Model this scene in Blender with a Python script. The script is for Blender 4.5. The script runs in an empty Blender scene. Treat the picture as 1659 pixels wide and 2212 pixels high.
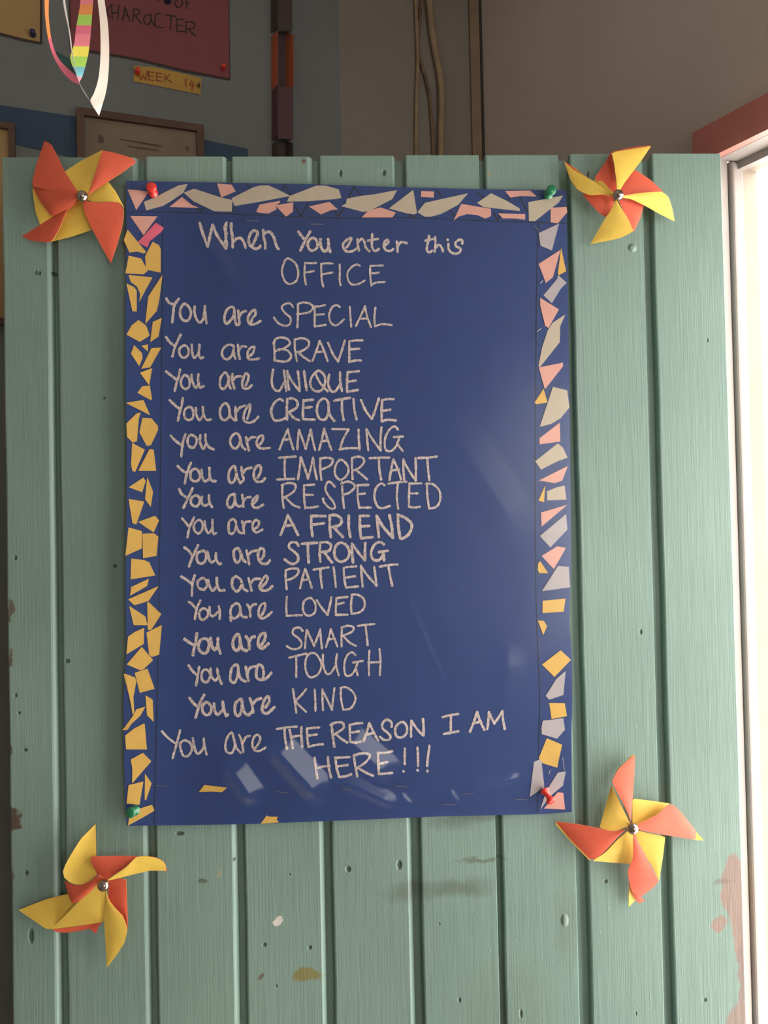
import bpy, math, random
from mathutils import Vector, Matrix
random.seed(7)
C = bpy.context.scene.collection
S = bpy.context.scene

# ------------------------------------------------------------------ camera
F = 1750.0; CX, CY = 829.5, 1106.0
zc = Vector((-0.0209, -0.9996, 0.0195)).normalized()          # world up seen by the camera (x right, y down, z forward)
xc = Vector((1.0, -0.0200, 0.045)); xc = (xc - zc * xc.dot(zc)).normalized()
yc = zc.cross(xc)
if yc.z < 0: yc = -yc
def w_of(v): v = Vector(v); return Vector((v.dot(xc), v.dot(yc), v.dot(zc)))
CAM = Vector((0, 0, 1.5)); D = 0.95
cam_d = bpy.data.cameras.new('camera'); cam = bpy.data.objects.new('camera', cam_d); C.objects.link(cam)
r, u, b = w_of((1, 0, 0)), w_of((0, -1, 0)), w_of((0, 0, -1))
cam.matrix_world = Matrix(((r.x, u.x, b.x, CAM.x), (r.y, u.y, b.y, CAM.y), (r.z, u.z, b.z, CAM.z), (0, 0, 0, 1)))
cam_d.sensor_fit = 'HORIZONTAL'; cam_d.sensor_width = 36; cam_d.lens = F / 1659 * 36; cam_d.clip_start = 0.01
S.camera = cam

def ray(x, y): return w_of(((x - CX) / F, (y - CY) / F, 1))
def P(x, y, h=0.0):                     # point h metres in front of the door's face
    d = ray(x, y); return CAM + d * ((D - h - CAM.y) / d.y)
def plane(p0, d):                       # vertical plane through p0 along horizontal d, h towards the room
    d = Vector((d.x, d.y, 0)).normalized(); n = Vector((d.y, -d.x, 0))
    if n.dot(CAM - p0) < 0: n = -n
    def f(x, y, h=0.0):
        q = ray(x, y); return CAM + q * ((n.dot(p0 - CAM) + h) / n.dot(q))
    f.n = n; f.d = d; f.p = p0
    return f

# ------------------------------------------------------------------ world, light, exposure
S.view_settings.view_transform = 'Standard'; S.view_settings.look = 'None'
S.view_settings.gamma = 1; S.view_settings.use_curve_mapping = False; S.view_settings.exposure = 0.0
W = bpy.data.worlds.new('sky'); S.world = W; W.use_nodes = True
bg = W.node_tree.nodes['Background']; bg.inputs[0].default_value = (1.0, 0.94, 0.85, 1); bg.inputs[1].default_value = 7.0

H0 = P(1562, 700, -0.05); H0.z = 0                       # hinge corner of the doorway, on the floor
wdir = w_of((-0.485, 0, 0.875)); wdir.z = 0; wdir.normalize()   # along the right wall, away from the camera
U = -wdir                                                # along the right wall, towards the camera
O = Vector((-wdir.y, wdir.x, 0)); O = O if O.x > 0 else -O       # out of the room
OPEN_W = 0.86
WR = plane(H0, wdir)
LINT_Z = WR(1561, 338).z                                 # underside of the lintel
def portal(name, c, n, w, h):
    l = bpy.data.lights.new(name, 'AREA'); l.shape = 'RECTANGLE'; l.size = w; l.size_y = h; l.cycles.is_portal = True
    o = bpy.data.objects.new(name, l); C.objects.link(o); o.location = c
    o.rotation_euler = Vector(n).to_track_quat('-Z', 'Z').to_euler()
portal('doorway_daylight', H0 + U * (OPEN_W / 2) + O * 0.10 + Vector((0, 0, LINT_Z / 2)), -O, OPEN_W, LINT_Z)
BACK_Y = -2.4; ADDED_WIN = (1.00, 2.00, 0.85, 2.25)  # unseen window added behind the camera for front fill and film reflections
portal('added_window_daylight', ((ADDED_WIN[0] + ADDED_WIN[1]) / 2, BACK_Y - 0.12, (ADDED_WIN[2] + ADDED_WIN[3]) / 2), (0, 1, 0), ADDED_WIN[1] - ADDED_WIN[0], ADDED_WIN[3] - ADDED_WIN[2])

# ------------------------------------------------------------------ materials
def nt(m): return m.node_tree.nodes, m.node_tree.links
def mat(name, col, rough=0.6, var=0.0, vscale=30, bump=0.0, bscale=200, metal=0.0, stretch=None, coat=0.0, col2=None, spec=0.5):
    m = bpy.data.materials.new(name); m.use_nodes = True; n, l = nt(m); bs = n['Principled BSDF']
    bs.inputs['Base Color'].default_value = (*col, 1); bs.inputs['Roughness'].default_value = rough
    bs.inputs['Metallic'].default_value = metal; bs.inputs['Coat Weight'].default_value = coat
    bs.inputs['Specular IOR Level'].default_value = spec
    g = n.new('ShaderNodeNewGeometry'); src = g.outputs['Position']
    if stretch:
        mp = n.new('ShaderNodeMapping'); mp.inputs['Scale'].default_value = stretch; l.new(src, mp.inputs[0]); src = mp.outputs[0]
    if var:
        t = n.new('ShaderNodeTexNoise'); t.inputs['Scale'].default_value = vscale; t.inputs['Detail'].default_value = 5; l.new(src, t.inputs[0])
        cr = n.new('ShaderNodeValToRGB'); c2 = col2 or tuple(max(0, c * (1 - var)) for c in col)
        cr.color_ramp.elements[0].color = (*c2, 1); cr.color_ramp.elements[1].color = (*col, 1)
        cr.color_ramp.elements[0].position = 0.32; cr.color_ramp.elements[1].position = 0.62
        l.new(t.outputs[0], cr.inputs[0]); l.new(cr.outputs[0], bs.inputs['Base Color'])
    if bump:
        t = n.new('ShaderNodeTexNoise'); t.inputs['Scale'].default_value = bscale; t.inputs['Detail'].default_value = 4; l.new(src, t.inputs[0])
        bp = n.new('ShaderNodeBump'); bp.inputs['Strength'].default_value = bump; bp.inputs['Distance'].default_value = 0.002
        l.new(t.outputs[0], bp.inputs['Height']); l.new(bp.outputs[0], bs.inputs['Normal'])
    return m

def door_mat():
    m = mat('mint_paint', (0.28, 0.37, 0.34), 0.42); n, l = nt(m); bs = n['Principled BSDF']
    g = n.new('ShaderNodeNewGeometry')
    def noise(scale, vec, detail=4):
        mp = n.new('ShaderNodeMapping'); mp.inputs['Scale'].default_value = vec; l.new(g.outputs['Position'], mp.inputs[0])
        t = n.new('ShaderNodeTexNoise'); t.inputs['Scale'].default_value = scale; t.inputs['Detail'].default_value = detail
        l.new(mp.outputs[0], t.inputs[0]); return t
    def math_(op, a, b_=None, c=None):
        k = n.new('ShaderNodeMath'); k.operation = op
        for i, v in enumerate((a, b_, c)):
            if v is None: continue
            if isinstance(v, (int, float)): k.inputs[i].default_value = v
            else: l.new(v, k.inputs[i])
        return k.outputs[0]
    # broad patina
    t = noise(3.0, (1, 1, 1), 6); cr = n.new('ShaderNodeValToRGB')
    cr.color_ramp.elements[0].color = (0.196, 0.300, 0.272, 1); cr.color_ramp.elements[1].color = (0.245, 0.365, 0.328, 1)
    cr.color_ramp.elements[0].position = 0.35; cr.color_ramp.elements[1].position = 0.65
    l.new(t.outputs[0], cr.inputs[0]); col = cr.outputs[0]
    nb = noise(55, (1, 1, 1), 5)
    sep = n.new('ShaderNodeSeparateXYZ')
    vm = n.new('ShaderNodeVectorMath'); vm.operation = 'SUBTRACT'; l.new(nb.outputs['Color'], vm.inputs[0]); vm.inputs[1].default_value = (0.5, 0.5, 0.5)
    vs = n.new('ShaderNodeVectorMath'); vs.operation = 'SCALE'; l.new(vm.outputs[0], vs.inputs[0]); vs.inputs['Scale'].default_value = 0.022
    va = n.new('ShaderNodeVectorMath'); va.operation = 'ADD'; l.new(g.outputs['Position'], va.inputs[0]); l.new(vs.outputs[0], va.inputs[1])
    l.new(va.outputs[0], sep.inputs[0]); sp0 = n.new('ShaderNodeSeparateXYZ'); l.new(g.outputs['Position'], sp0.inputs[0])
    def blob(px, py, rx, ry, soft=0.3, jitter=True):
        c = P(px, py); k = 0.95 / F; s = sep if jitter else sp0
        dx = math_('MULTIPLY', math_('SUBTRACT', s.outputs[0], c.x), 1 / (rx * k))
        dz = math_('MULTIPLY', math_('SUBTRACT', s.outputs[2], c.z), 1 / (ry * k))
        d = math_('SQRT', math_('ADD', math_('MULTIPLY', dx, dx), math_('MULTIPLY', dz, dz)))
        mr = n.new('ShaderNodeMapRange'); mr.interpolation_type = 'SMOOTHSTEP'
        mr.inputs[1].default_value = 1 + soft; mr.inputs[2].default_value = 1 - soft; l.new(d, mr.inputs[0]); return mr.outputs[0]
    def over(c, mask, rgb, a):
        mx = n.new('ShaderNodeMix'); mx.data_type = 'RGBA'; l.new(math_('MULTIPLY', mask, a), mx.inputs[0]); l.new(c, mx.inputs[6]); mx.inputs[7].default_value = (*rgb, 1); return mx.outputs[2]
    # old smears, stains and lost paint
    for a in [(880,1928,42,20,.6,(.14,.17,.15),.6), (985,1918,70,17,.6,(.12,.15,.13),.65), (985,1775,48,16,.7,(.12,.15,.13),.55),
              (1040,1858,48,5,.5,(.12,.14,.12),.65), (1100,2180,90,90,.8,(.17,.24,.2),.45), (1225,2000,22,70,.8,(.17,.22,.19),.4),
              (662,2107,28,14,.25,(.24,.22,.07),.9), (600,1988,9,8,.15,(.75,.72,.68),1), (562,2110,5,7,.2,(.16,.13,.10),.9),
              (1585,1925,26,80,.12,(.33,.235,.205),.95), (1553,1996,14,17,.1,(.33,.235,.205),.95), (1600,2010,18,60,.15,(.33,.235,.205),.95),
              (1606,2120,10,130,.3,(.28,.2,.18),.9), (1560,1905,18,8,.3,(.2,.17,.15),.6), (1600,2200,30,30,.3,(.3,.22,.19),.9), (1610,1955,5,30,.2,(.7,.55,.2),.9),
              (22,1772,22,28,.12,(.10,.075,.055),1), (20,1320,9,22,.2,(.12,.10,.08),.9), (22,1420,5,20,.2,(.12,.10,.08),.9), (24,1620,5,16,.2,(.12,.10,.08),.9), (22,1900,6,60,.3,(.12,.10,.08),.7),
              (658,344,6,5,.2,(.16,.09,.05),.9), (1055,372,3,6,.3,(.35,.25,.12),.8), (1045,1760,45,14,.7,(.13,.15,.13),.5), (440,1905,10,6,.3,(.10,.12,.09),.8), (468,1885,5,7,.3,(.42,.40,.28),.7)]:
        col = over(col, blob(*a[:5]), a[5], a[6])
    holes = None
    for a in [(735,374,3.5,7), (829,373,4,6), (752,1878,5,6), (862,1869,5,9), (669,2047,4,4), (571,2041,4,4), (33,1205,3,5), (85,590,3,4), (78,589,3,4), (225,860,2.5,2.5),
              (248,1223,3.5,3.5), (145,1428,5,4), (57,1886,4,5), (67,2022,5,14), (113,588,4,4), (1270,376,2.5,7), (1308,1904,4,4), (1528,735,2,4),
              (34,1502,3,4), (41,1540,3,3), (55,1620,4,3), (388,1800,8,4), (949,1995,2,2), (626,1889,2,2), (505,1857,3,3), (597,2130,2,3), (992,2160,3,5), (1125,2190,3,8), (1384,1365,3,5), (1522,2160,4,4), (1374,2190,2,4)]:
        k = blob(*a, soft=.45, jitter=False); holes = k if holes is None else math_('MAXIMUM', holes, k)
    col = over(col, holes, (.035, .05, .04), .8)
    knots = math_('MAXIMUM', blob(1366, 535, 7, 7, .6, False), blob(1220, 1988, 6, 10, .6, False))
    l.new(col, bs.inputs['Base Color'])
    # brushed paint relief + knocks
    t1 = noise(1.0, (520, 520, 9), 3); t2 = noise(1.0, (110, 110, 14), 5); t3 = noise(1.0, (260, 260, 120), 2)
    big = math_('MAXIMUM', math_('SUBTRACT', t3.outputs[0], 0.66), 0.0)
    h = math_('ADD', math_('MULTIPLY', t1.outputs[0], .35), math_('MULTIPLY', t2.outputs[0], .6)); h = math_('ADD', h, math_('MULTIPLY', big, 2.2))
    h = math_('SUBTRACT', h, math_('MULTIPLY', holes, 2.0)); h = math_('ADD', h, math_('MULTIPLY', knots, 2.5))
    bp = n.new('ShaderNodeBump'); bp.inputs['Strength'].default_value = 0.85; bp.inputs['Distance'].default_value = 0.0009
    l.new(h, bp.inputs['Height']); l.new(bp.outputs[0], bs.inputs['Normal'])
    return m

M = dict(
    door=door_mat(),
    wall=mat('lightened_grey_wall_paint', (0.62, 0.54, 0.50), 0.75, .10, 4, .25, 60),  # right wall's colour lightened to make up for missing doorway light
    wall_mid=mat('darkened_grey_wall_paint', (0.255, 0.225, 0.205), 0.75, .10, 4, .25, 60),  # darkened copy of the same paint, offsets excess light on the corner wall
    wall_white=mat('pale_wall_paint', (0.55, 0.51, 0.46), 0.8, .05, 4),
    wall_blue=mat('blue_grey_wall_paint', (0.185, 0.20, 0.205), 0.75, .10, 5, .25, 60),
    ceiling=mat('ceiling_board', (0.62, 0.58, 0.52), 0.9, .1, 6),
    floor=mat('cement_floor', (0.36, 0.32, 0.28), 0.7, .25, 8, .3, 90),
    red_trim=mat('red_gloss_trim', (0.62, 0.22, 0.19), 0.45, .12, 12, .2, 80),
    white_trim=mat('off_white_trim', (0.31, 0.275, 0.26), 0.5, .06, 25, .2, 90),
    peach_trim=mat('peach_trim', (0.30, 0.235, 0.185), 0.55, .08, 25, .2, 90),
    brown_trim=mat('brown_strip', (0.27, 0.19, 0.13), 0.7, .2, 25),
    gap=mat('dark_gap', (0.05, 0.045, 0.035), 0.9),
    blue=mat('blue_card', (0.014, 0.050, 0.215), 0.6, .08, 40, .05, 300),
    ink=mat('cream_marker', (0.80, 0.67, 0.655), 0.7, .35, 420, 0, col2=(0.42, 0.37, 0.38)),
    pencil=mat('dark_crayon', (0.018, 0.026, 0.055), 0.8),
    p_yellow=mat('yellow_paper', (0.80, 0.50, 0.12), 0.7, .08, 60), p_pink=mat('pink_paper', (0.80, 0.42, 0.36), 0.7, .06, 60),
    p_hot=mat('hot_pink_paper', (0.80, 0.14, 0.24), 0.7, .06, 60), p_cream=mat('cream_paper', (0.58, 0.50, 0.40), 0.7, .06, 60),
    p_lilac=mat('lilac_grey_paper', (0.50, 0.46, 0.50), 0.7, .08, 60),
    w_red=mat('red_card', (0.80, 0.13, 0.07), 0.55, .05, 90, .08, 500), w_yel=mat('golden_card', (0.88, 0.60, 0.10), 0.55, .05, 90, .08, 500),
    chrome=mat('pin_metal', (0.42, 0.36, 0.33), 0.22, metal=1.0), steel=mat('staple_wire', (0.42, 0.40, 0.40), 0.35, metal=1.0),
    pin_red=mat('red_plastic', (0.85, 0.04, 0.03), 0.22, coat=.5), pin_green=mat('green_plastic', (0.01, 0.20, 0.09), 0.2, coat=.5),
    pin_blue=mat('navy_plastic', (0.03, 0.03, 0.09), 0.3),
    maroon=mat('maroon_card', (0.23, 0.065, 0.075), 0.75, .1, 20), tan_card=mat('tan_card', (0.42, 0.27, 0.12), 0.7, .12, 20),
    gold_card=mat('yellow_label_card', (0.50, 0.30, 0.06), 0.7, .1, 40), black_ink=mat('black_marker', (0.035, 0.02, 0.02), 0.8), red_ink=mat('red_marker', (0.30, 0.06, 0.03), 0.8),
    frame=mat('brown_wood_frame', (0.115, 0.06, 0.04), 0.6, .3, 40), board=mat('faded_print', (0.23, 0.18, 0.125), 0.6, .18, 14),
    blue_band=mat('blue_paper_band', (0.040, 0.075, 0.13), 0.8, .1, 20), rim=mat('dark_border', (0.06, 0.035, 0.03), 0.8),
    cable_beige=mat('beige_cable_sleeve', (0.38, 0.27, 0.17), 0.6, .25, 40), cable_brown=mat('brown_cable_sleeve', (0.24, 0.15, 0.09), 0.6, .4, 60),
    chain_orange=mat('orange_card', (0.42, 0.10, 0.045), 0.7), chain_plum=mat('plum_card', (0.10, 0.045, 0.06), 0.7), chain_dark=mat('dark_card_and_recess', (0.065, 0.045, 0.045), 0.7),
    rb_white=mat('white_paper', (0.86, 0.76, 0.69), 0.6), rb_grey=mat('grey_paper', (0.42, 0.39, 0.38), 0.6), thread=mat('thread', (0.3, 0.28, 0.26), 0.8),
    rb_pink=mat('ribbon_pink', (0.90, 0.25, 0.32), 0.6), rb_rose=mat('ribbon_rose', (0.82, 0.18, 0.28), 0.6), rb_orange=mat('ribbon_orange', (0.88, 0.32, 0.10), 0.6),
    rb_green=mat('ribbon_green', (0.42, 0.72, 0.12), 0.6), rb_yellow=mat('ribbon_yellow', (0.92, 0.82, 0.12), 0.6), rb_blue=mat('ribbon_blue', (0.16, 0.48, 0.58), 0.6), rb_teal=mat('ribbon_teal', (0.05, 0.17, 0.18), 0.6),
)
def film_mat():
    m = bpy.data.materials.new('clear_plastic_film'); m.use_nodes = True; n, l = nt(m); n.remove(n['Principled BSDF'])
    tr = n.new('ShaderNodeBsdfTransparent'); gl = n.new('ShaderNodeBsdfGlossy'); gl.inputs['Roughness'].default_value = 0.2
    fr = n.new('ShaderNodeFresnel'); fr.inputs['IOR'].default_value = 1.52; mx = n.new('ShaderNodeMixShader')
    l.new(fr.outputs[0], mx.inputs[0]); l.new(tr.outputs[0], mx.inputs[1]); l.new(gl.outputs[0], mx.inputs[2]); l.new(mx.outputs[0], n['Material Output'].inputs[0])
    return m
M['film'] = film_mat()
def pane_mat():
    m = bpy.data.materials.new('added_window_glass'); m.use_nodes = True; n, l = nt(m); n.remove(n['Principled BSDF'])
    tr = n.new('ShaderNodeBsdfTransparent'); gl = n.new('ShaderNodeBsdfGlossy'); gl.inputs['Roughness'].default_value = 0.02
    mx = n.new('ShaderNodeMixShader'); mx.inputs[0].default_value = 0.06
    l.new(tr.outputs[0], mx.inputs[1]); l.new(gl.outputs[0], mx.inputs[2]); l.new(mx.outputs[0], n['Material Output'].inputs[0]); return m
M['pane'] = pane_mat()

# ------------------------------------------------------------------ object helpers
def obj(name, verts, faces, m, parent=None, smooth=False, solid=0, mats=None, fmat=None):
    off = parent['_o'] if parent is not None else (0, 0, 0)
    off = Vector(off)
    me = bpy.data.meshes.new(name); me.from_pydata([tuple(Vector(v) - off) for v in verts], [], faces)
    for k in (mats or [m]): me.materials.append(M[k])
    if fmat: me.polygons.foreach_set('material_index', fmat)
    if smooth: me.polygons.foreach_set('use_smooth', [True] * len(me.polygons))
    me.update(); o = bpy.data.objects.new(name, me); C.objects.link(o)
    o['_o'] = (0.0, 0.0, 0.0) if parent is None else tuple(off)
    if parent is not None: o.parent = parent
    if solid:
        s = o.modifiers.new('s', 'SOLIDIFY'); s.thickness = solid; s.offset = 0
        if smooth: e = o.modifiers.new('e', 'EDGE_SPLIT'); e.split_angle = math.radians(40)
    return o
def thing(name, loc, label=None, cat=None, group=None, kind=None):
    o = bpy.data.objects.new(name, None); C.objects.link(o); o.location = loc; o['_o'] = tuple(loc); o.empty_display_size = .05
    return tag(o, label, cat, group, kind)
def tag(o, label=None, cat=None, group=None, kind=None):
    if label: o['label'] = label
    if cat: o['category'] = cat
    if group: o['group'] = group
    if kind: o['kind'] = kind
    return o
def boxv(o, a, b, c):                     # box from corner o and three edge vectors
    v = [o, o + a, o + a + b, o + b]; v += [p + c for p in v]
    return v, [(3, 2, 1, 0), (4, 5, 6, 7), (0, 1, 5, 4), (1, 2, 6, 5), (2, 3, 7, 6), (3, 0, 4, 7)]
def merge(parts):
    V, Fc = [], []
    for v, f in parts:
        k = len(V); V += list(v); Fc += [tuple(i + k for i in q) for q in f]
    return V, Fc
Zv = Vector((0, 0, 1))
def flat(p): return Vector((p.x, p.y, 0))
def resample(pts, n):
    L = [0]
    for a, b_ in zip(pts, pts[1:]): L.append(L[-1] + math.dist(a, b_))
    out = []; j = 0
    for i in range(n + 1):
        t = L[-1] * i / n
        while j < len(L) - 2 and L[j + 1] < t: j += 1
        s = (t - L[j]) / max(1e-9, L[j + 1] - L[j]); out.append(tuple(pts[j][k] * (1 - s) + pts[j + 1][k] * s for k in range(len(pts[0]))))
    return out
def catmull(pts, n):
    if len(pts) < 3: return resample(pts, n * (len(pts) - 1))
    closed = pts[0] == pts[-1]; out = []
    q = ([pts[-2]] + pts + [pts[1]]) if closed else ([pts[0]] + pts + [pts[-1]])
    for i in range(1, len(q) - 2):
        for k in range(n):
            t = k / n; p0, p1, p2, p3 = q[i - 1:i + 3]
            out.append(tuple(.5 * (2 * p1[c] + (p2[c] - p0[c]) * t + (2 * p0[c] - 5 * p1[c] + 4 * p2[c] - p3[c]) * t * t + (3 * p1[c] - p0[c] - 3 * p2[c] + p3[c]) * t ** 3) for c in range(len(p1))))
    out.append(pts[-1]); return out
def pix(s, blk):
    x0, y0, k = blk; v = [tuple(float(c) for c in p.split(',')) for p in s.split()]
    return [(x0 + a / k, y0 + b_ / k) for a, b_ in v]
def tube(pts, rad, n=8):
    V, Fc = [], []
    for i, p in enumerate(pts):
        t = (pts[min(i + 1, len(pts) - 1)] - pts[max(i - 1, 0)]).normalized()
        a = t.cross(Vector((0, 1, 0.01))).normalized(); b_ = t.cross(a)
        r_ = rad[i] if isinstance(rad, list) else rad
        for k in range(n):
            an = 2 * math.pi * k / n; V.append(p + a * r_ * math.cos(an) + b_ * r_ * math.sin(an))
    for i in range(len(pts) - 1):
        for k in range(n): Fc.append((i * n + k, i * n + (k + 1) % n, (i + 1) * n + (k + 1) % n, (i + 1) * n + k))
    Fc += [tuple(range(n))[::-1], tuple(range((len(pts) - 1) * n, len(pts) * n))]
    return V, Fc
def lathe(base, axis, prof, n=20):
    axis = axis.normalized(); a = axis.cross(Vector((0.1, 0.2, 1))).normalized(); b_ = axis.cross(a); V, Fc = [], []
    for r_, h in prof:
        for k in range(n):
            t = 2 * math.pi * k / n; V.append(base + axis * h + (a * math.cos(t) + b_ * math.sin(t)) * r_)
    for i in range(len(prof) - 1):
        for k in range(n): Fc.append((i * n + k, i * n + (k + 1) % n, (i + 1) * n + (k + 1) % n, (i + 1) * n + k))
    Fc += [tuple(range(n))[::-1], tuple(range((len(prof) - 1) * n, len(prof) * n))]
    return V, Fc
def strokes(segs, rad, pf, sub=4, jit=.10):
    """hand-drawn strokes: flat rounded ribbons on the surface pf(x, y)"""
    V, Fc = [], []; pf0 = pf; cnt = [0]
    def pf(x, y):
        p = pf0(x, y); return p + (CAM - p).normalized() * (6e-6 * (cnt[0] % 25))
    for st in segs:
        pts = catmull(st, sub)
        rr = [rad * (1 + random.uniform(-jit, jit)) for _ in pts]
        for i, (x, y) in enumerate(pts):
            k = len(V); ph = random.random(); cnt[0] += 1
            for j in range(10):
                t = 2 * math.pi * (j + ph) / 10; V.append(pf(x + rr[i] * math.cos(t), y + rr[i] * math.sin(t)))
            Fc.append(tuple(range(k, k + 10)))
            if i + 1 < len(pts):
                x2, y2 = pts[i + 1]; d = math.hypot(x2 - x, y2 - y)
                if d < 1e-6: continue
                nx, ny = -(y2 - y) / d, (x2 - x) / d; k = len(V); cnt[0] += 1
                V += [pf(x + nx * rr[i], y + ny * rr[i]), pf(x2 + nx * rr[i + 1], y2 + ny * rr[i + 1]), pf(x2 - nx * rr[i + 1], y2 - ny * rr[i + 1]), pf(x - nx * rr[i], y - ny * rr[i])]
                Fc.append((k, k + 1, k + 2, k + 3))
    return V, Fc
def parse(s, blk): return [pix(t, blk) for t in s.split('/')]

# ------------------------------------------------------------------ the room
Kr = flat(WR(1043, 200)); MID = plane(Kr, Vector((1, 0.03, 0)))
Kl = flat(MID(735, 200)); WL = plane(Kl, w_of((0.943, 0, 0.332)))
ldir = -WL.d if WL.d.x > 0 else WL.d
Lend = Kl + ldir * 2.3
CEIL = 2.55; T = 0.12
def wallbox(p, q, z0, z1, out, t=T):
    out = out.normalized()
    return boxv(Vector((p.x, p.y, z0)), Vector((q.x - p.x, q.y - p.y, 0)), out * t, Vector((0, 0, z1 - z0)))
LintBoardTop = WR(1561, 264).z
near = H0 + U * OPEN_W; far_end = H0 + U * ((H0.y - BACK_Y) / -U.y)
tag(obj('wall_right', *merge([wallbox(Kr, H0 + wdir * .03, 0, CEIL, O, .07), wallbox(H0 + wdir * .03, near + U * .03, LINT_Z + .03, CEIL, O, .07), wallbox(near + U * .03, far_end, 0, CEIL, O, .07)]), 'wall'), kind='structure')
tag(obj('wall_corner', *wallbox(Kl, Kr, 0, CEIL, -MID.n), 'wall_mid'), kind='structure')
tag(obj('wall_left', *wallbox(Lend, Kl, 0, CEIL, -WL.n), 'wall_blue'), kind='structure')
wb = Vector((Lend.x, BACK_Y, 0))
tag(obj('wall_side', *wallbox(Lend, wb, 0, CEIL, Vector((-1, 0, 0))), 'wall_white'), kind='structure')
x0, x1, z0, z1 = ADDED_WIN; fe = Vector((far_end.x, BACK_Y, 0)); bo = Vector((0, -1, 0))
tag(obj('wall_back', *merge([wallbox(wb, Vector((x0, BACK_Y, 0)), 0, CEIL, bo), wallbox(Vector((x1, BACK_Y, 0)), fe, 0, CEIL, bo),
    wallbox(Vector((x0, BACK_Y, 0)), Vector((x1, BACK_Y, 0)), 0, z0, bo), wallbox(Vector((x0, BACK_Y, 0)), Vector((x1, BACK_Y, 0)), z1, CEIL, bo)]), 'wall_white'), kind='structure')
outline = [Kl, Kr, near + U * 0, far_end, wb, Lend]
def slab(name, z, t, m):
    pts = [Kl - ldir * .1 + Vector((0, .15, 0)), Kr + Vector((.1, .15, 0)), H0 + O * .07, far_end + O * .07 + Vector((0, -.12, 0)), wb + Vector((-.12, -.12, 0)), Lend + Vector((-.12, .15, 0))]
    n = len(pts); V = [Vector((p.x, p.y, z)) for p in pts] + [Vector((p.x, p.y, z + t)) for p in pts]
    tag(obj(name, V, [tuple(range(n)), tuple(range(n, 2 * n))] + [(i, (i + 1) % n, n + (i + 1) % n, n + i) for i in range(n)], m), kind='structure')
slab('floor', -0.06, 0.06, 'floor'); slab('ceiling', CEIL, 0.05, 'ceiling')
wn = thing('added_window_1', ((x0 + x1) / 2, BACK_Y, z0), kind='structure')  # added window, out of view, lights the door from the front
fr = .045; X = Vector((1, 0, 0))
rails = [boxv(Vector((x0, BACK_Y - .08, z0)), X * (x1 - x0), Vector((0, .05, 0)), Zv * fr), boxv(Vector((x0, BACK_Y - .08, z1 - fr)), X * (x1 - x0), Vector((0, .05, 0)), Zv * fr)]
rails += [boxv(Vector((x, BACK_Y - .08, z0)), X * fr, Vector((0, .05, 0)), Zv * (z1 - z0)) for x in (x0, (x0 + x1 - fr) / 2, x1 - fr)]
obj('added_window_frame', *merge(rails), 'white_trim', wn)
obj('pane', *boxv(Vector((x0 + fr, BACK_Y - .06, z0 + fr)), X * (x1 - x0 - 2 * fr), Vector((0, .004, 0)), Zv * (z1 - z0 - 2 * fr)), 'pane', wn)

# doorway lining: boards of the jamb and head, red lintel board, corner trim and dark gap strip
def fb(o0, o1, u0, u1, za, zb): return boxv(H0 + O * o0 + U * u0 + Zv * za, O * (o1 - o0), U * (u1 - u0), Zv * (zb - za))
tr = thing('trim_1', H0 + O * .03, kind='structure')
obj('jamb_board', *fb(0.001, .0165, -.028, 0, 0, LINT_Z), 'white_trim', tr)
obj('joint', *fb(.0165, .019, -.028, -.004, 0, LINT_Z), 'gap', tr)
v, f = fb(.019, .041, -.028, .006, 0, LINT_Z); sb = obj('stop_bead', v, f, 'white_trim', tr); bm_ = sb.modifiers.new('b', 'BEVEL'); bm_.width = .004; bm_.segments = 3
obj('lining_board', *fb(.041, .074, -.028, 0, 0, LINT_Z), 'peach_trim', tr)
obj('head_board', *fb(.001, .041, 0, OPEN_W, LINT_Z, LINT_Z + .028), 'white_trim', tr)
obj('head_bead', *fb(.030, .041, 0, OPEN_W, LINT_Z - .010, LINT_Z), 'white_trim', tr)
obj('head_lining', *fb(.041, .074, 0, OPEN_W, LINT_Z - .004, LINT_Z + .028), 'peach_trim', tr)
obj('near_jamb', *fb(.001, .074, OPEN_W, OPEN_W + .028, 0, LINT_Z + .028), 'white_trim', tr)
lb = flat(WR(1495, 300, .012)); e = (lb - H0).dot(U)
tr2 = thing('trim_2', H0 + U * .4 + Zv * LINT_Z, kind='structure')
obj('lintel_board', *boxv(H0 + U * e + Zv * LINT_Z - O * .012, U * (OPEN_W + .06 - e), O * .012, Zv * (LintBoardTop - LINT_Z)), 'red_trim', tr2)
obj('side_board', *boxv(H0 + U * e - O * .012, U * (-e - .002), O * .012, Zv * LINT_Z), 'red_trim', tr2)
a = flat(MID(1017, 200)); b2 = flat(MID(1037, 200))
tag(obj('trim_3', *boxv(a + MID.n * .006, b2 - a, -MID.n * .006, Zv * CEIL), 'brown_trim'), kind='structure')
a = flat(MID(1039, 200)); b2 = flat(MID(1044, 200))
tag(obj('gap_shade_strip', *boxv(a + MID.n * .002, b2 - a, -MID.n * .002, Zv * CEIL), 'gap'), kind='structure')  # raised dark strip standing in for the shade of a wall gap

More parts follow.
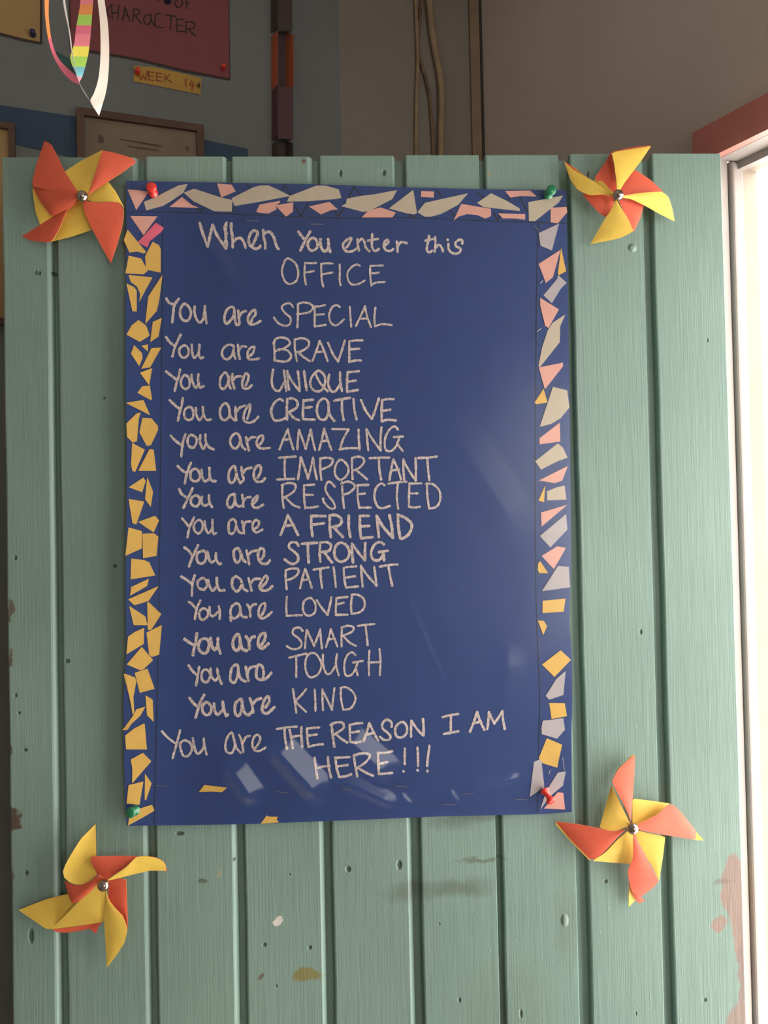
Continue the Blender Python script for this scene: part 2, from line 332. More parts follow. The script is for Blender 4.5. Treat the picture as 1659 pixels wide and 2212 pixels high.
# ------------------------------------------------------------------ the mint door of V-jointed planks
G = [((99, 110, 121), (119, 132, 147)), ((286, 299, 314), (315, 327, 343)), ((481, 490, 500), (506, 518, 536)), ((663, 675, 690), (697, 707, 725)),
     ((847, 854, 875), (888, 899, 918)), ((1033, 1036, 1048), (1079, 1083, 1095)), ((1205, 1208, 1231), (1251, 1256, 1281)), ((1386, 1389, 1408), (1434, 1440, 1460))]
TOPY = [340, 339.5, 338.5, 338, 336, 335.5, 335, 332.5, 332]
lefts = [(3, 28)] + [(g[0][2], g[1][2]) for g in G]; rights = [(g[0][0], g[1][0], g[0][1], g[1][1]) for g in G] + [(1556, 1611, 1560.5, 1615.5)]
door = thing('door_1', (P(780, 1000).x, D + .02, 0.01), kind='structure')
def xat(pt, pb, z):
    a, b_ = P(pt, 345), P(pb, 2212); t = (z - a.z) / (b_.z - a.z); return a.x + (b_.x - a.x) * t
for i in range(9):
    (lt, lb_), (rt, rb_, dt, db) = lefts[i], rights[i]
    zt = P((lt + rt) / 2, TOPY[i]).z; rows = []
    NZ = 26; off = [0, .0006, -.0004, .0003, .0007, -.0003, .0002, .0005, 0][i]
    for k in range(NZ + 1):
        z = .01 + (zt - .01) * k / NZ; wob = .0004 * math.sin(k * 1.9 + i * 2) if k < NZ else 0
        xl = xat(lt, lb_, z) + wob; xr = xat(rt, rb_, z); xd = xat(dt, db, z); y = D + off
        bw = xd - xr
        rows.append([(xl, D + .0095), (xl, y + .0018), (xl + .0006, y + .0005), (xl + .002, y), (xr, y), (xr + bw * .3, y + .0010), (xr + bw * .65, y + .0034), (xr + bw * .95, y + .0065), (xd, D + .0095)])
        rows[-1] = [Vector((a, b_, z)) for a, b_ in rows[-1]]
    m_ = 9; V = [p for r_ in rows for p in r_]
    Fc = [(k * m_ + j, k * m_ + (j + 1) % m_, (k + 1) * m_ + (j + 1) % m_, (k + 1) * m_ + j) for k in range(NZ) for j in range(m_)] + [tuple(range(m_))[::-1], tuple(range(NZ * m_, NZ * m_ + m_))]
    obj('plank', V, Fc, 'door', door)
zt = P(780, 338).z - .001
vb = [Vector((xat(4, 29, z), y, z)) for z in (.01, zt) for y in (D + .0095, D + .04)] + [Vector((xat(1560, 1615, z), y, z)) for z in (.01, zt) for y in (D + .0095, D + .04)]
obj('backing_board', vb, [(0, 1, 3, 2), (4, 6, 7, 5), (0, 4, 5, 1), (2, 3, 7, 6), (0, 2, 6, 4), (1, 5, 7, 3)], 'door', door)

# ------------------------------------------------------------------ the blue poster
def hs(x, y):
    return .0030 + .008 * max(0, min(1, (430 - x) / 158)) ** 2 + .002 * max(0, min(1, (y - 1600) / 180)) ** 2
def PS(x, y, h=0): return P(x, y, hs(x, y) + h)
TOP = [(272.5, 390.6), (499, 395), (676, 398), (880, 405), (1050, 409), (1223, 411)]
BOT = [(274, 1784), (420, 1782), (543, 1780), (640, 1776), (800, 1770), (958, 1763), (1161, 1759), (1235, 1754)]
LEF = [(272.5, 390.6), (273, 498), (271.5, 657), (271.5, 841), (274, 986), (274, 1063), (271.5, 1266), (273, 1401), (267, 1517), (268, 1634), (271, 1748), (274, 1784)]
RIG = [(1223, 411), (1224, 460), (1229, 800), (1231, 942), (1234, 1188), (1231, 1289), (1229, 1335), (1236, 1429), (1236, 1530), (1234, 1592), (1235, 1700), (1235, 1754)]
def coons(nu, nv):
    t, b_, l_, r_ = resample(TOP, nu), resample(BOT, nu), resample(LEF, nv), resample(RIG, nv); g = []
    for j in range(nv + 1):
        v = j / nv; row = []
        for i in range(nu + 1):
            w = i / nu
            row.append(tuple((1 - v) * t[i][c] + v * b_[i][c] + (1 - w) * l_[j][c] + w * r_[j][c] - ((1 - w) * (1 - v) * t[0][c] + w * (1 - v) * t[-1][c] + (1 - w) * v * b_[0][c] + w * v * b_[-1][c]) for c in (0, 1)))
        g.append(row)
    return g
def gridmesh(g, pf):
    nv, nu = len(g), len(g[0]); V = [pf(x, y) for r_ in g for x, y in r_]
    return V, [(j * nu + i, j * nu + i + 1, (j + 1) * nu + i + 1, (j + 1) * nu + i) for j in range(nv - 1) for i in range(nu - 1)]
poster = thing('poster', P(750, 1770, .003), 'large blue handwritten poster with paper mosaic border, pinned on the mint plank door', 'poster')
obj('card_sheet', *gridmesh(coons(30, 40), lambda x, y: PS(x, y)), 'blue', poster, True, .0005)
# ridges of the loose film (pixel line, half width, height)
RG = [((488, 1650), (550, 1740), 42, 28, .0064), ((570, 1596), (702, 1739), 52, 30, .0080), ((712, 1677), (866, 1746), 26, 18, .0042), ((728, 1582), (850, 1690), 46, 30, .0060), ((1018, 1706), (1128, 1678), 14, 12, .0022),
      ((860, 1712), (890, 1745), 9, 5, .0018), ((968, 1706), (990, 1742), 9, 4, .0017), ((870, 1270), (968, 1500), 9, 9, .0004), ((700, 1310), (830, 1560), 12, 10, .0004), ((425, 480), (520, 640), 26, 20, .0022), ((930, 860), (1130, 1160), 60, 60, .0005), ((1100, 1390), (1085, 1600), 40, 30, .0010)]
def film_h(x, y):
    h = .0012 + .0002 * math.sin(x * .021 + y * .006) + .0002 * math.sin(y * .017 - x * .01)
    for (a, b_), (c, d), wr, wl, k in RG:
        L = math.hypot(c - a, d - b_); ex, ey = (c - a) / L, (d - b_) / L
        t = ((x - a) * ex + (y - b_) * ey) / L
        if not 0 < t < 1: continue
        q = (x - a) * ey - (y - b_) * ex            # positive towards the upper right of the ridge
        f = 1 - q / wr if q > 0 else 1 + q / wl
        if f > 0: h += k * f * min(1, min(t, 1 - t) * 4.5)
    return h
obj('plastic_film', *gridmesh(coons(180, 260), lambda x, y: PS(x, y, film_h(x, y))), 'film', poster, True)
K = 6.915
SCR = [
 ((260, 380, 5.184), 'pink', '80,152 200,158 318,178 178,382|690,235 800,325 885,358 548,348|1083,85 1245,98 1292,172 1130,242'),
 ((260, 380, 5.184), 'cream', '262,290 400,235 480,190 655,105 755,90 705,190 600,260 480,335 290,387|708,188 825,142 925,175 1120,240 1255,270 1248,400 1050,395 820,285'),
 ((560, 380, 5.184), 'cream', '-310,250 -70,130 5,108 100,105 225,160 350,225 5,290 -275,337|340,225 640,108 740,108 890,150 922,245 860,258 560,283 308,288|980,255 1130,225 1290,205 1545,158 1490,260 1240,390 1160,403 918,338 970,310'),
 ((560, 380, 5.184), 'pink', '-35,400 5,320 235,278 230,300 185,330 195,375 100,422 0,412|180,330 380,295 378,400 300,458|555,342 785,290 880,375 800,385 692,432|1148,465 1215,392 1355,352 1530,410 1492,465'),
 ((840, 380, 4.1475), 'cream', '0,292 218,125 252,328 230,345 160,335|255,325 325,240 710,155 620,260 470,340 380,365 320,365|790,242 915,155 1060,225 1170,290 1175,315 850,280|1250,235 1410,205 1562,175 1520,240 1310,405 1255,405'),
 ((840, 380, 4.1475), 'pink', '290,135 405,140 402,195 288,188|648,250 915,295 915,360 865,382 790,350 700,342 625,365 580,402|1040,135 1265,130 1325,185 1180,180 1090,195|980,335 1222,342 1220,393 1150,382 1020,380|1450,285 1592,278 1598,325 1515,425 1450,415'),
 ((260, 440, K), 'pink', '150,185 555,190 345,470'), ((260, 440, K), 'hot', '530,282 650,360 615,420 440,560 405,655 260,575'),
 ((260, 440, K), 'yellow', '108,385 385,720 355,745 250,715 135,730 52,545|480,568 578,618 602,680 602,1030 385,985 368,790|125,775 310,818 410,1000 345,1055 75,1040|122,1065 480,1100 280,1470 295,1350 250,1240 155,1170|90,1190 205,1245 245,1300 245,1612 180,1605|630,1060 580,1450 545,1600 370,1800 415,1400 420,1380|165,1820 270,1735 385,1820 440,1970 290,2065 90,1955|485,1765 618,1705 570,1985 445,2070'),
 ((260, 740, K), 'yellow', '205,35 322,155 333,230 282,350 157,165|315,48 412,25 412,135|465,82 612,75 445,370 310,392|292,450 478,380 430,640|325,652 440,642 473,840 460,862 253,750|78,900 345,858 445,1085|90,1210 240,1060 305,1042 275,1140 248,1475 185,1495 100,1410|330,1125 465,1130 560,1245 565,1305 455,1535 395,1545 285,1340|175,1498 365,1600 220,1935 180,1915 160,1820|435,1590 498,1600 535,1915 265,1915'),
 ((260, 1020, K), 'yellow', '125,225 345,80 380,135 325,300|402,70 488,290 455,520 368,400|122,398 358,438 238,782 180,760|265,742 518,650 578,720 498,900|122,825 322,880 320,1140 75,1250|328,920 500,910 568,965 540,1250 340,1285|162,1292 350,1310 430,1345 522,1542 152,1602|428,1590 400,1700 145,1845 160,1715|572,1700 420,1925 210,1988 115,1900'),
 ((260, 1300, K), 'yellow', '130,60 370,215 408,350 200,348|400,10 425,5 612,185 465,412 410,425|355,388 350,630 90,785 115,520 215,450|390,460 620,345 580,790 470,825 430,790|320,672 490,870 345,1010 300,1025 95,935|48,1080 75,1075 220,1130 240,1190 195,1420 208,1650 185,1690 140,1440|215,1060 405,998 512,1300 290,1362|375,1395 482,1460 498,1795 398,1695|375,1565 300,1700 170,1820 105,1915 30,1920 190,1700 240,1605|362,1812 398,2205 85,2205 70,2000 200,1895'),
 ((260, 1520, 7.9), 'yellow', '175,955 385,838 530,985 350,1190 200,1365 205,1100|140,1390 395,1328 325,1728 105,1705|420,1192 535,1360 438,1650 415,1640|160,1870 200,1830 540,1725 582,1825 380,1945 130,2080'),
 ((1130, 460, K), 'lilac', '232,300 538,158 430,560 262,490|520,925 652,1042 560,1135 430,1348 305,1230 510,985'),
 ((1130, 460, K), 'pink', '232,762 560,550 445,960 340,1045|255,1268 535,1440 380,1720 330,1685 255,1380'),
 ((1130, 460, K), 'yellow', '568,520 642,870 535,930 518,905 540,740'),
 ((1130, 460, K), 'cream', '632,1515 555,1690 548,1930 325,2212 250,2305 228,2290 285,2000 370,1750 440,1640'),
 ((1130, 740, K), 'pink', '235,372 595,298 595,355 325,700|548,1195 555,1478 248,1520 245,1430'), ((1130, 740, K), 'yellow', '305,690 365,895 195,922 172,895'),
 ((1130, 740, K), 'cream', '445,662 658,712 692,970 560,1130 420,1215 248,1260|520,1505 595,1570 665,1720 520,1770 268,1898 182,1772'),
 ((1130, 1000, K), 'pink', '235,262 670,45 585,262 475,302|268,740 662,625 275,952|275,1390 510,1245 640,1270 460,1585'),
 ((1130, 1000, K), 'yellow', '330,330 312,588 230,562|255,1465 375,1648 240,1645 218,1600 225,1500'), ((1130, 1000, K), 'cream', '355,425 490,368 620,338 648,548 362,560'),
 ((1130, 1000, K), 'lilac', '250,1092 642,762 662,995 408,1262|520,1540 682,1552 700,1858 282,1915'),
 ((1130, 1270, K), 'yellow', '292,192 635,158 605,355 290,375|220,487 310,492 358,570 302,705|282,1145 562,930 715,1075 468,1330|390,1718 622,1722 655,1915 425,1958'),
 ((1130, 1270, K), 'lilac', '635,1240 602,1600 388,1670 337,1612 500,1355'),
 ((1130, 1500, 7.625), 'lilac', '322,435 662,390 690,580 560,730 308,655 300,560|178,1110 300,1062 350,1530 110,1688|575,1285 702,1268 658,1500 430,1690 285,1900 330,1740 400,1560|460,1205 435,1300 412,1308'),
 ((1130, 1500, 7.625), 'yellow', '390,722 642,828 562,1208 310,1130 258,1050'), ((1130, 1500, 7.625), 'pink', '570,1612 662,1622 692,1895 340,1880'),
 ((420, 1660, 6.9125), 'yellow', '150,245 300,265 492,285 410,355 250,345 62,355|1078,700 1110,718 1250,722 1225,760 1262,805 990,825'),
]
k_ = 0
for blk, colr, s in SCR:
    for poly in s.split('|'):
        pts = pix(poly, blk); n = len(pts); k_ += 1; h0 = .0003 + .00012 * (k_ % 3)
        lo = [PS(x, y, .0002) for x, y in pts]; hi = [PS(x, y, h0 + .0003) for x, y in pts]
        obj(colr + '_paper_piece' if colr != 'hot' else 'hot_pink_paper_piece', lo + hi, [tuple(range(n))[::-1], tuple(range(n, 2 * n))] + [(i, (i + 1) % n, n + (i + 1) % n, n + i) for i in range(n)], 'p_' + colr, poster)

# drawn border lines
bl = [[(351, 470), (351, 600), (348, 900), (345, 1200), (340, 1500), (335, 1700), (334, 1778)], [(1163, 480), (1160, 600), (1157, 900), (1157, 1200), (1160, 1350), (1166, 1500), (1164, 1600), (1161.5, 1755)],
      [(273, 457), (433, 460), (700, 470), (880, 470), (1050, 477), (1223, 482)]]
for q in bl: obj('ruled_line', *strokes([q], .9, lambda x, y: PS(x, y, .0004), 8, .2), 'pencil', poster)
zz = parse('250,160 290,110/290,110 345,210/400,340 465,455/465,455 550,300/1000,240 1065,120/1065,120 1140,220/850,400 885,455/885,455 940,370', (560, 380, 5.184)) + parse('430,130 470,180/545,300 590,360/800,150 850,200/1170,190 1240,320/940,330 975,400/975,400 1010,320/1060,220 1090,195/160,330 240,380', (840, 380, 4.1475)) + parse('850,360 900,395/900,395 940,360/1420,95 1450,130/1245,400 1290,330', (260, 380, 5.184))
for q in zz: obj('zigzag_line', *strokes([q], 1.7, lambda x, y: PS(x, y, .0004), 3, .2), 'pencil', poster)

# handwriting, traced letter by letter
A1, A2 = (420, 470, 5.53), (720, 470, 5.53)
def LB(y): return (340, y, 5.925)
def RB(y): return (570, y, 4.1475)
R6, R7 = (570, 1530, 5.925), (820, 1530, 5.53)
TXT = [
 ('When You enter this', [(A1, 3.0, '62,65 100,190 158,350/158,350 190,200 218,90/218,90 270,210 370,360/385,60 362,120 380,190 370,280 375,370/380,80 370,200 385,300 380,365/440,70 440,150 455,240 457,355/457,300 500,255 550,245 585,285 612,360/700,320 735,240 755,180 715,155 670,190 648,270 665,330 720,370 765,365 790,335/822,145 825,230 845,300 845,370/835,190 870,170 910,180 950,240 975,330 1003,375/1243,170 1300,245 1325,255/1383,165 1320,280 1265,395/1395,250 1355,300 1365,370 1410,395 1460,365 1470,300 1440,250 1395,250/1505,260 1510,340 1545,400 1590,380 1605,310/1597,260 1605,340 1622,405'),
   (A2, 2.6, '155,360 190,310 215,245 165,265 120,310 120,360 160,405 230,400 270,375/288,260 292,330 307,395/300,290 340,255 370,290 390,360 430,400/465,200 460,280 465,360 500,400 545,375/415,275 475,265 530,255/625,330 660,290 640,265 610,295 605,350 640,395 690,395 715,375/760,290 765,350 768,410/768,350 800,300 840,295 875,305/1145,215 1130,300 1115,380 1145,415 1180,395/1100,275 1145,265 1190,255/1215,230 1220,310 1210,410/1225,360 1265,325 1300,370 1310,405/1375,310 1375,370 1400,410/1364,264 1368,267/1540,315 1540,275 1505,265 1460,300 1470,345 1520,370 1510,410 1460,432 1415,420')]),
 ('OFFICE', [(A1, 2.2, '1105,490 1070,540 1045,640 1070,740 1110,785 1160,790 1220,750 1240,660 1215,560 1150,500 1105,490/1320,540 1315,640 1315,700 1332,800/1320,540 1400,545 1455,540/1315,655 1370,650 1425,640/1515,555 1515,640 1520,740 1540,825/1515,555 1580,545 1655,548/1525,680 1570,670 1650,655'),
   (A2, 2.1, '75,560 78,640 75,740 88,810/315,575 280,560 220,590 170,660 175,740 215,795 270,800 330,780 375,750/440,580 440,660 445,740 455,810/440,578 500,575 590,572/455,665 500,665 545,655/455,800 520,775 615,770')]),
 ('You are SPECIAL', [(LB(630), 2.8, '115,90 150,140 205,165/275,90 230,150 210,200 200,300 190,395/345,155 300,210 290,290 320,355 365,375 410,345 430,270 405,200 345,155/478,190 475,260 495,340 540,395 590,340 608,190/608,185 615,300 630,405/960,195 900,220 865,290 860,370 890,410 930,375 975,310 985,240 960,195/985,230 990,340 1010,425/1035,240 1040,320 1050,410 1015,425/1045,320 1080,270 1130,250/1190,420 1215,340 1255,290 1245,235 1200,260 1160,330 1165,390 1200,420 1260,410 1320,375'),
   (RB(640), 2.2, '262,100 235,65 190,70 160,100 190,150 235,190 235,245 190,265 130,240 90,190/305,75 305,170 300,280/305,70 350,55 410,65 440,100 400,145 295,160/455,90 455,180 455,270/455,90 500,90 545,78/460,165 540,160/455,270 500,265 555,255/680,95 650,80 610,100 585,170 600,235 650,260 720,205/770,95 775,180 782,270/905,90 870,170 825,265/905,90 925,180 960,275/865,200 930,200/1000,100 990,190 995,268/995,268 1060,250 1145,258')]),
 ('You are BRAVE', [(LB(630), 2.6, '112,580 160,650 215,690/298,550 240,670 215,740 192,830/335,690 285,730 285,800 330,845 385,820 400,750 375,700 335,690/440,680 445,770 470,850 515,800 535,740 538,680/538,700 530,790 550,850 583,840/970,690 910,680 850,720 825,790 850,850 900,865 950,820 975,740 975,690/975,740 985,820 1000,860/1030,680 1035,770 1055,860/1040,760 1080,700 1135,705/1185,820 1225,780 1240,710 1190,720 1155,780 1160,850 1210,870 1300,855'),
   (RB(640), 2.4, '90,420 95,500 95,575/85,425 110,380 170,370 220,390 230,430 170,470 105,490/130,475 200,480 240,520 235,560 190,585 100,575/275,400 280,490 295,580/275,390 340,375 400,400 395,450 340,490 290,500/310,500 350,540 410,580/500,400 470,490 435,580/500,400 540,490 570,580/465,500 545,495/575,420 620,520 665,585/725,395 700,480 665,585/765,405 765,500 765,590/765,405 820,395 880,395/775,475 855,470/765,590 820,575 870,575')]),
 ('You are UNIQUE', [(LB(780), 2.7, '115,135 170,180 235,230/290,110 270,200 245,280 222,380/345,180 305,240 305,310 350,355 400,335 415,270 395,205 345,180/437,175 445,250 490,340 530,280/525,170 520,250 545,335 595,320/870,145 820,190 800,260 805,330 845,355 890,310 910,240 900,190 870,145/915,200 915,290 935,350/960,165 955,250 975,310 985,355/970,240 1010,200 1075,195/1130,310 1160,240 1165,180 1130,160 1100,220 1085,290 1100,345 1160,350 1205,310'),
   (RB(640), 2.6, '82,660 70,760 90,830 140,845 180,770/180,665 190,760 200,845/210,670 215,760 225,835/210,680 250,760 320,850/305,675 315,760 320,850/360,670 370,750 382,840/480,670 430,720 415,790 450,845 510,845 545,790 545,720 510,675 480,670/460,690 500,770 570,850/585,700 575,780 600,845 640,850 680,790/682,680 685,770 700,850/750,680 745,760 745,850/750,680 850,672/755,765 825,755/745,855 840,840')]),
 ('You are CREATIVE', [(LB(780), 2.7, '158,500 220,560 280,610/325,475 310,570 280,680 263,765/390,590 345,640 350,720 400,755 450,730 460,660 440,600 390,590/492,600 500,690 540,755 580,700/580,590 590,680 630,750 685,745/855,545 810,600 800,680 830,745 880,750 920,700 920,610 895,555 855,545/920,610 935,700 990,760/1000,590 1000,680 1010,760/1005,660 1050,600 1120,570/1150,740 1180,640 1185,555 1130,620 1105,700 1110,760 1170,790 1240,765 1290,715'),
   (RB(850), 2.7, '170,65 140,50 90,90 65,160 90,235 140,240 195,220/210,50 205,140 208,235/210,50 260,45 300,75 290,130 215,170/225,170 270,220 315,240/355,60 350,150 350,230/355,65 400,60 440,55/355,130 430,120/350,230 455,235/540,45 490,80 475,160 500,225 550,230 580,160 575,80 540,45/578,120 590,190 630,245/630,65 700,50 770,40/700,55 700,150 715,240/803,50 810,140 830,230/870,60 910,150 965,225/1030,45 1000,140 970,225/1060,60 1055,150 1055,250/1060,60 1110,50 1160,50/1060,155 1130,145/1055,250 1110,235 1180,242')]),
 ('you are AMAZING', [(LB(920), 2.7, '170,125 230,190 310,245/360,105 325,220 305,390/430,115 390,160 395,240 445,280 490,240 500,160 430,115/550,120 545,200 585,295 615,240/615,110 620,200 660,270 720,300/1020,95 965,120 930,190 950,260 1000,290 1045,240 1060,160 1020,95/1060,170 1085,260 1125,300/1135,150 1150,230 1170,310/1150,200 1200,150 1255,145/1310,240 1350,180 1345,125 1300,140 1270,210 1290,270 1350,290 1440,280'),
   (RB(850), 2.4, '215,320 175,410 140,500/215,320 235,410 265,500/170,415 240,410/315,325 305,410 300,500/315,325 345,410 375,495/375,495 400,400 420,320/420,320 435,410 460,510/540,315 520,410 495,505/540,315 570,410 605,505/515,430 575,420/615,318 690,320 760,320/760,320 710,410 680,500/680,500 760,490 840,490/848,325 850,410 858,505/918,320 925,410 935,510/918,320 980,420 1045,510/1053,305 1045,400 1045,510/1203,325 1170,295 1120,330 1085,410 1090,500 1140,515 1185,470 1215,390/1165,390 1245,385/1200,460 1245,515')]),
 ('You are IMPORTANT', [(LB(920), 2.8, '262,515 310,565 365,600/430,470 380,600 350,735/475,550 425,590 430,680 480,710 530,690 545,630 520,570 475,550/567,560 570,640 605,710 660,680/665,540 670,640 695,700 745,705/980,515 930,560 910,640 925,715 965,725 1000,660 1005,570 980,515/1000,560 1025,660 1060,730/1075,525 1085,620 1105,690 1060,725/1100,600 1140,550 1205,535/1285,660 1320,590 1320,520 1280,510 1240,570 1235,650 1270,710 1340,710 1375,670'),
   (RB(850), 2.5, '135,575 210,570 285,565/190,570 185,670 190,765/120,770 190,768 270,765/330,570 320,670 305,770/330,570 370,680 395,765/395,765 420,670 440,575/440,575 455,680 475,770/505,580 505,680 515,775/505,585 560,575 615,590 600,640 520,680/680,595 645,640 635,710 660,760 700,770 750,720 755,660 720,610 680,595/790,580 790,680 795,765/790,580 840,565 890,580 895,620 850,670 795,690/830,690 880,730 925,770/945,580 1040,575 1125,575/1030,585 1035,680 1050,770/1160,590 1140,680 1125,775/1160,590 1200,680 1230,770/1140,690 1210,680/1250,590 1250,680 1258,775/1250,600 1300,690 1360,780/1358,580 1362,680 1360,780/1385,578 1470,575 1548,565/1465,580 1470,670 1482,775')]),
 ('You are RESPECTED', [(LB(920), 2.8, '280,810 310,870 380,920/450,800 390,930 335,1045/500,890 440,920 430,990 480,1030 530,1005 540,930 500,890/570,910 565,980 605,1020 655,1000/660,890 665,970 700,1040/985,875 930,890 895,960 905,1030 950,1040 985,980 990,900 985,875/990,900 1000,990 1040,1030 1080,1020/1085,880 1095,950 1100,1030/1100,960 1140,920 1195,910/1235,990 1275,940 1285,895 1235,930 1210,990 1235,1040 1290,1045 1355,1005'),
   (RB(1030), 2.4, '165,70 165,180 178,280/160,75 220,55 280,70 275,120 230,160 180,185/200,190 260,250 320,275/360,75 360,180 370,285/360,75 450,70/360,160 440,162/370,275 430,275 485,265/635,88 600,50 570,50 550,110 580,170 625,230 635,280 590,280 540,230 530,195/700,50 705,160 718,280/695,65 750,42 805,65 810,100 760,145 710,160/840,75 840,180 855,280/840,75 935,72/850,155 905,150/855,275 960,275/1080,75 1050,60 1005,100 990,180 1015,260 1060,280 1130,260/1115,62 1190,50 1275,45/1200,60 1190,170 1203,285/1305,60 1300,170 1300,270/1305,60 1410,58/1310,150 1375,148/1300,270 1350,275 1395,268/1460,60 1465,170 1480,285/1450,65 1510,65 1570,120 1580,200 1550,265 1480,285')]),
 ('You are A FRIEND', [(LB(1090), 2.6, '318,180 370,240 405,285/470,165 415,280 385,415/520,200 470,250 475,330 520,370 565,335 580,260 555,205 520,200/605,210 615,300 655,365 700,310/705,195 705,290 715,370 750,365/970,185 920,220 910,300 920,360 965,370 1000,310 1005,230 970,185/1005,270 1045,350 1080,365/1085,215 1100,290 1110,370/1105,290 1130,225 1190,215/1240,310 1285,280 1300,220 1255,200 1220,250 1225,320 1270,355 1345,320'),
   (RB(1030), 3.0, '215,345 185,430 150,520/215,345 260,430 305,520/185,440 265,430/425,350 425,440 435,530/425,350 550,352/430,430 540,415/590,350 590,450 600,540/590,345 650,345 695,380 680,430 610,450/630,455 670,500 710,540/760,350 760,450 775,540/860,355 860,450 870,550/860,350 940,350/860,445 945,440/870,550 975,540/1010,350 1020,440 1030,540/1010,350 1070,450 1155,545/1125,345 1145,440 1155,545/1200,340 1205,450 1220,545/1200,340 1270,370 1325,430 1300,510 1240,555 1220,545')]),
 ('You are STRONG', [(LB(1090), 2.9, '348,550 400,590 445,650/520,520 465,640 430,720 405,790/565,595 510,630 510,720 560,755 610,720 625,640 600,595 565,595/640,600 660,690 690,740 740,710/750,620 750,690 785,755 815,755/1020,560 980,590 980,680 1015,745 1060,700 1065,620 1040,570 1020,560/1070,620 1095,700 1130,735/1140,590 1160,670 1175,765/1165,640 1210,600 1270,590/1330,700 1360,650 1365,580 1320,560 1290,620 1295,700 1340,755 1410,750 1440,710'),
   (RB(1030), 2.9, '310,620 290,590 240,590 225,630 270,670 305,710 300,760 250,780 185,740/340,600 400,595 475,590/395,600 395,680 402,770/505,595 500,680 505,760/505,590 560,585 600,610 585,660 520,675/545,680 580,730 610,765/690,590 645,620 630,690 655,745 700,760 750,730 765,670 740,615 690,590/790,600 790,680 798,765/790,600 840,670 900,745/908,595 905,670 905,750/1075,605 1040,585 990,610 960,680 975,735 1015,750 1050,730 1070,680/1030,675 1110,662/1070,690 1078,750')]),
 ('You are PATIENT', [(LB(1090), 2.9, '310,925 370,960 435,1010/478,905 450,1010 440,1165/580,940 520,980 520,1050 580,1090 630,1050 630,980 580,940/650,965 670,1050 710,1100 755,1050/760,940 765,1030 800,1100 855,1095/1010,920 960,960 960,1050 1010,1110 1060,1070 1075,980 1010,920/1075,980 1100,1070 1150,1105/1165,940 1185,1020 1205,1100/1190,1010 1240,955 1310,950/1330,1060 1380,1010 1410,950 1385,910 1330,990 1305,1060 1350,1100 1420,1090 1470,1045'),
   (RB(1210), 2.5, '195,90 195,170 205,260/195,90 250,75 305,80 305,120 260,160 205,180/370,80 345,160 325,250/370,80 400,160 430,250/345,180 405,170/445,85 510,75 580,65/505,75 510,160 522,250/625,65 635,150 645,240/715,70 720,160 735,245/715,68 770,60 825,55/735,155 820,145/735,245 845,235/870,50 875,140 885,235/870,55 930,140 1010,230/988,60 1000,150 1010,230/1040,58 1110,45 1195,38/1115,50 1130,140 1150,230')]),
 ('You are LOVED', [(LB(1230), 2.7, '400,415 440,440 490,500/548,400 505,500 480,640/580,500 535,550 545,620 585,645 640,600 645,530 580,500/668,480 675,570 710,600 770,550/785,470 800,550 795,635/1010,435 950,480 935,570 975,625 1030,600 1060,530 1050,460 1010,435/1060,520 1085,600 1140,610/1150,450 1180,500 1190,605/1190,500 1220,455 1260,445/935,605 940,655/1335,590 1375,500 1375,435 1320,460 1295,540 1310,610 1370,620 1465,545'),
   (RB(1210), 2.4, '205,330 200,420 205,500/205,500 270,495 340,492/400,340 360,370 350,440 375,490 420,495 460,460 460,390 430,345 400,340/475,360 520,430 570,490/605,335 590,410 570,490/650,340 645,420 645,490/650,340 750,330/655,395 715,382/645,490 750,488/790,320 780,400 785,480/785,310 840,310 895,350 900,420 860,465 790,480')]),
 ('You are SMART', [(LB(1230), 3.2, '345,890 400,930 460,965/505,820 490,930 465,1030 455,1095/590,885 535,930 530,1020 590,1075 640,1050 660,960 640,900 590,885/680,880 695,970 730,1030 775,980/775,875 775,970 805,1075/1035,830 980,880 965,970 1000,1035 1040,1020 1060,930 1035,830/1060,920 1080,1010 1140,1040/1135,860 1170,920 1175,1025/1180,920 1210,870 1245,860/1330,970 1375,890 1375,820 1320,840 1290,920 1300,990 1350,1010 1420,950'),
   (RB(1210), 2.3, '348,635 320,605 270,615 260,660 310,700 340,750 310,790 250,795 205,770/385,625 375,700 368,790/385,625 420,700 450,770/450,770 480,690 505,620/505,620 510,700 520,790/600,620 580,700 555,780/600,620 630,700 660,775/580,710 635,705/700,605 695,690 697,775/695,605 750,588 800,600 790,640 700,680/720,690 770,740 825,768/840,590 920,578 990,572/910,580 920,670 930,760')]),
 ('you are TOUGH', [(LB(1360), 2.9, '400,460 450,530 505,580/535,480 515,600 495,715/620,510 570,550 570,640 620,675 660,640 675,560 620,510/680,500 690,590 740,650 785,600/765,500 780,590 820,695/1020,450 960,480 935,570 935,650 985,680 1020,610 1035,520 1020,450/1035,540 1070,630 1130,665/1130,475 1145,560 1165,650/1155,550 1190,490 1250,470/1340,470 1290,455 1265,540 1275,620 1340,640 1360,560 1340,470/1340,645 1400,620 1460,550'),
   (RB(1380), 2.3, '225,170 300,150 380,132/290,155 290,240 290,340/430,125 385,160 370,240 390,320 430,345 490,310 515,230 480,150 430,125/530,140 530,230 560,310 600,305 640,240/655,135 645,230 670,325/820,145 790,120 745,150 720,230 730,320 770,330 810,290 840,210/800,212 885,198/840,220 825,260 840,325/945,105 940,210 942,325/1035,90 1045,200 1038,325/935,212 1045,208')]),
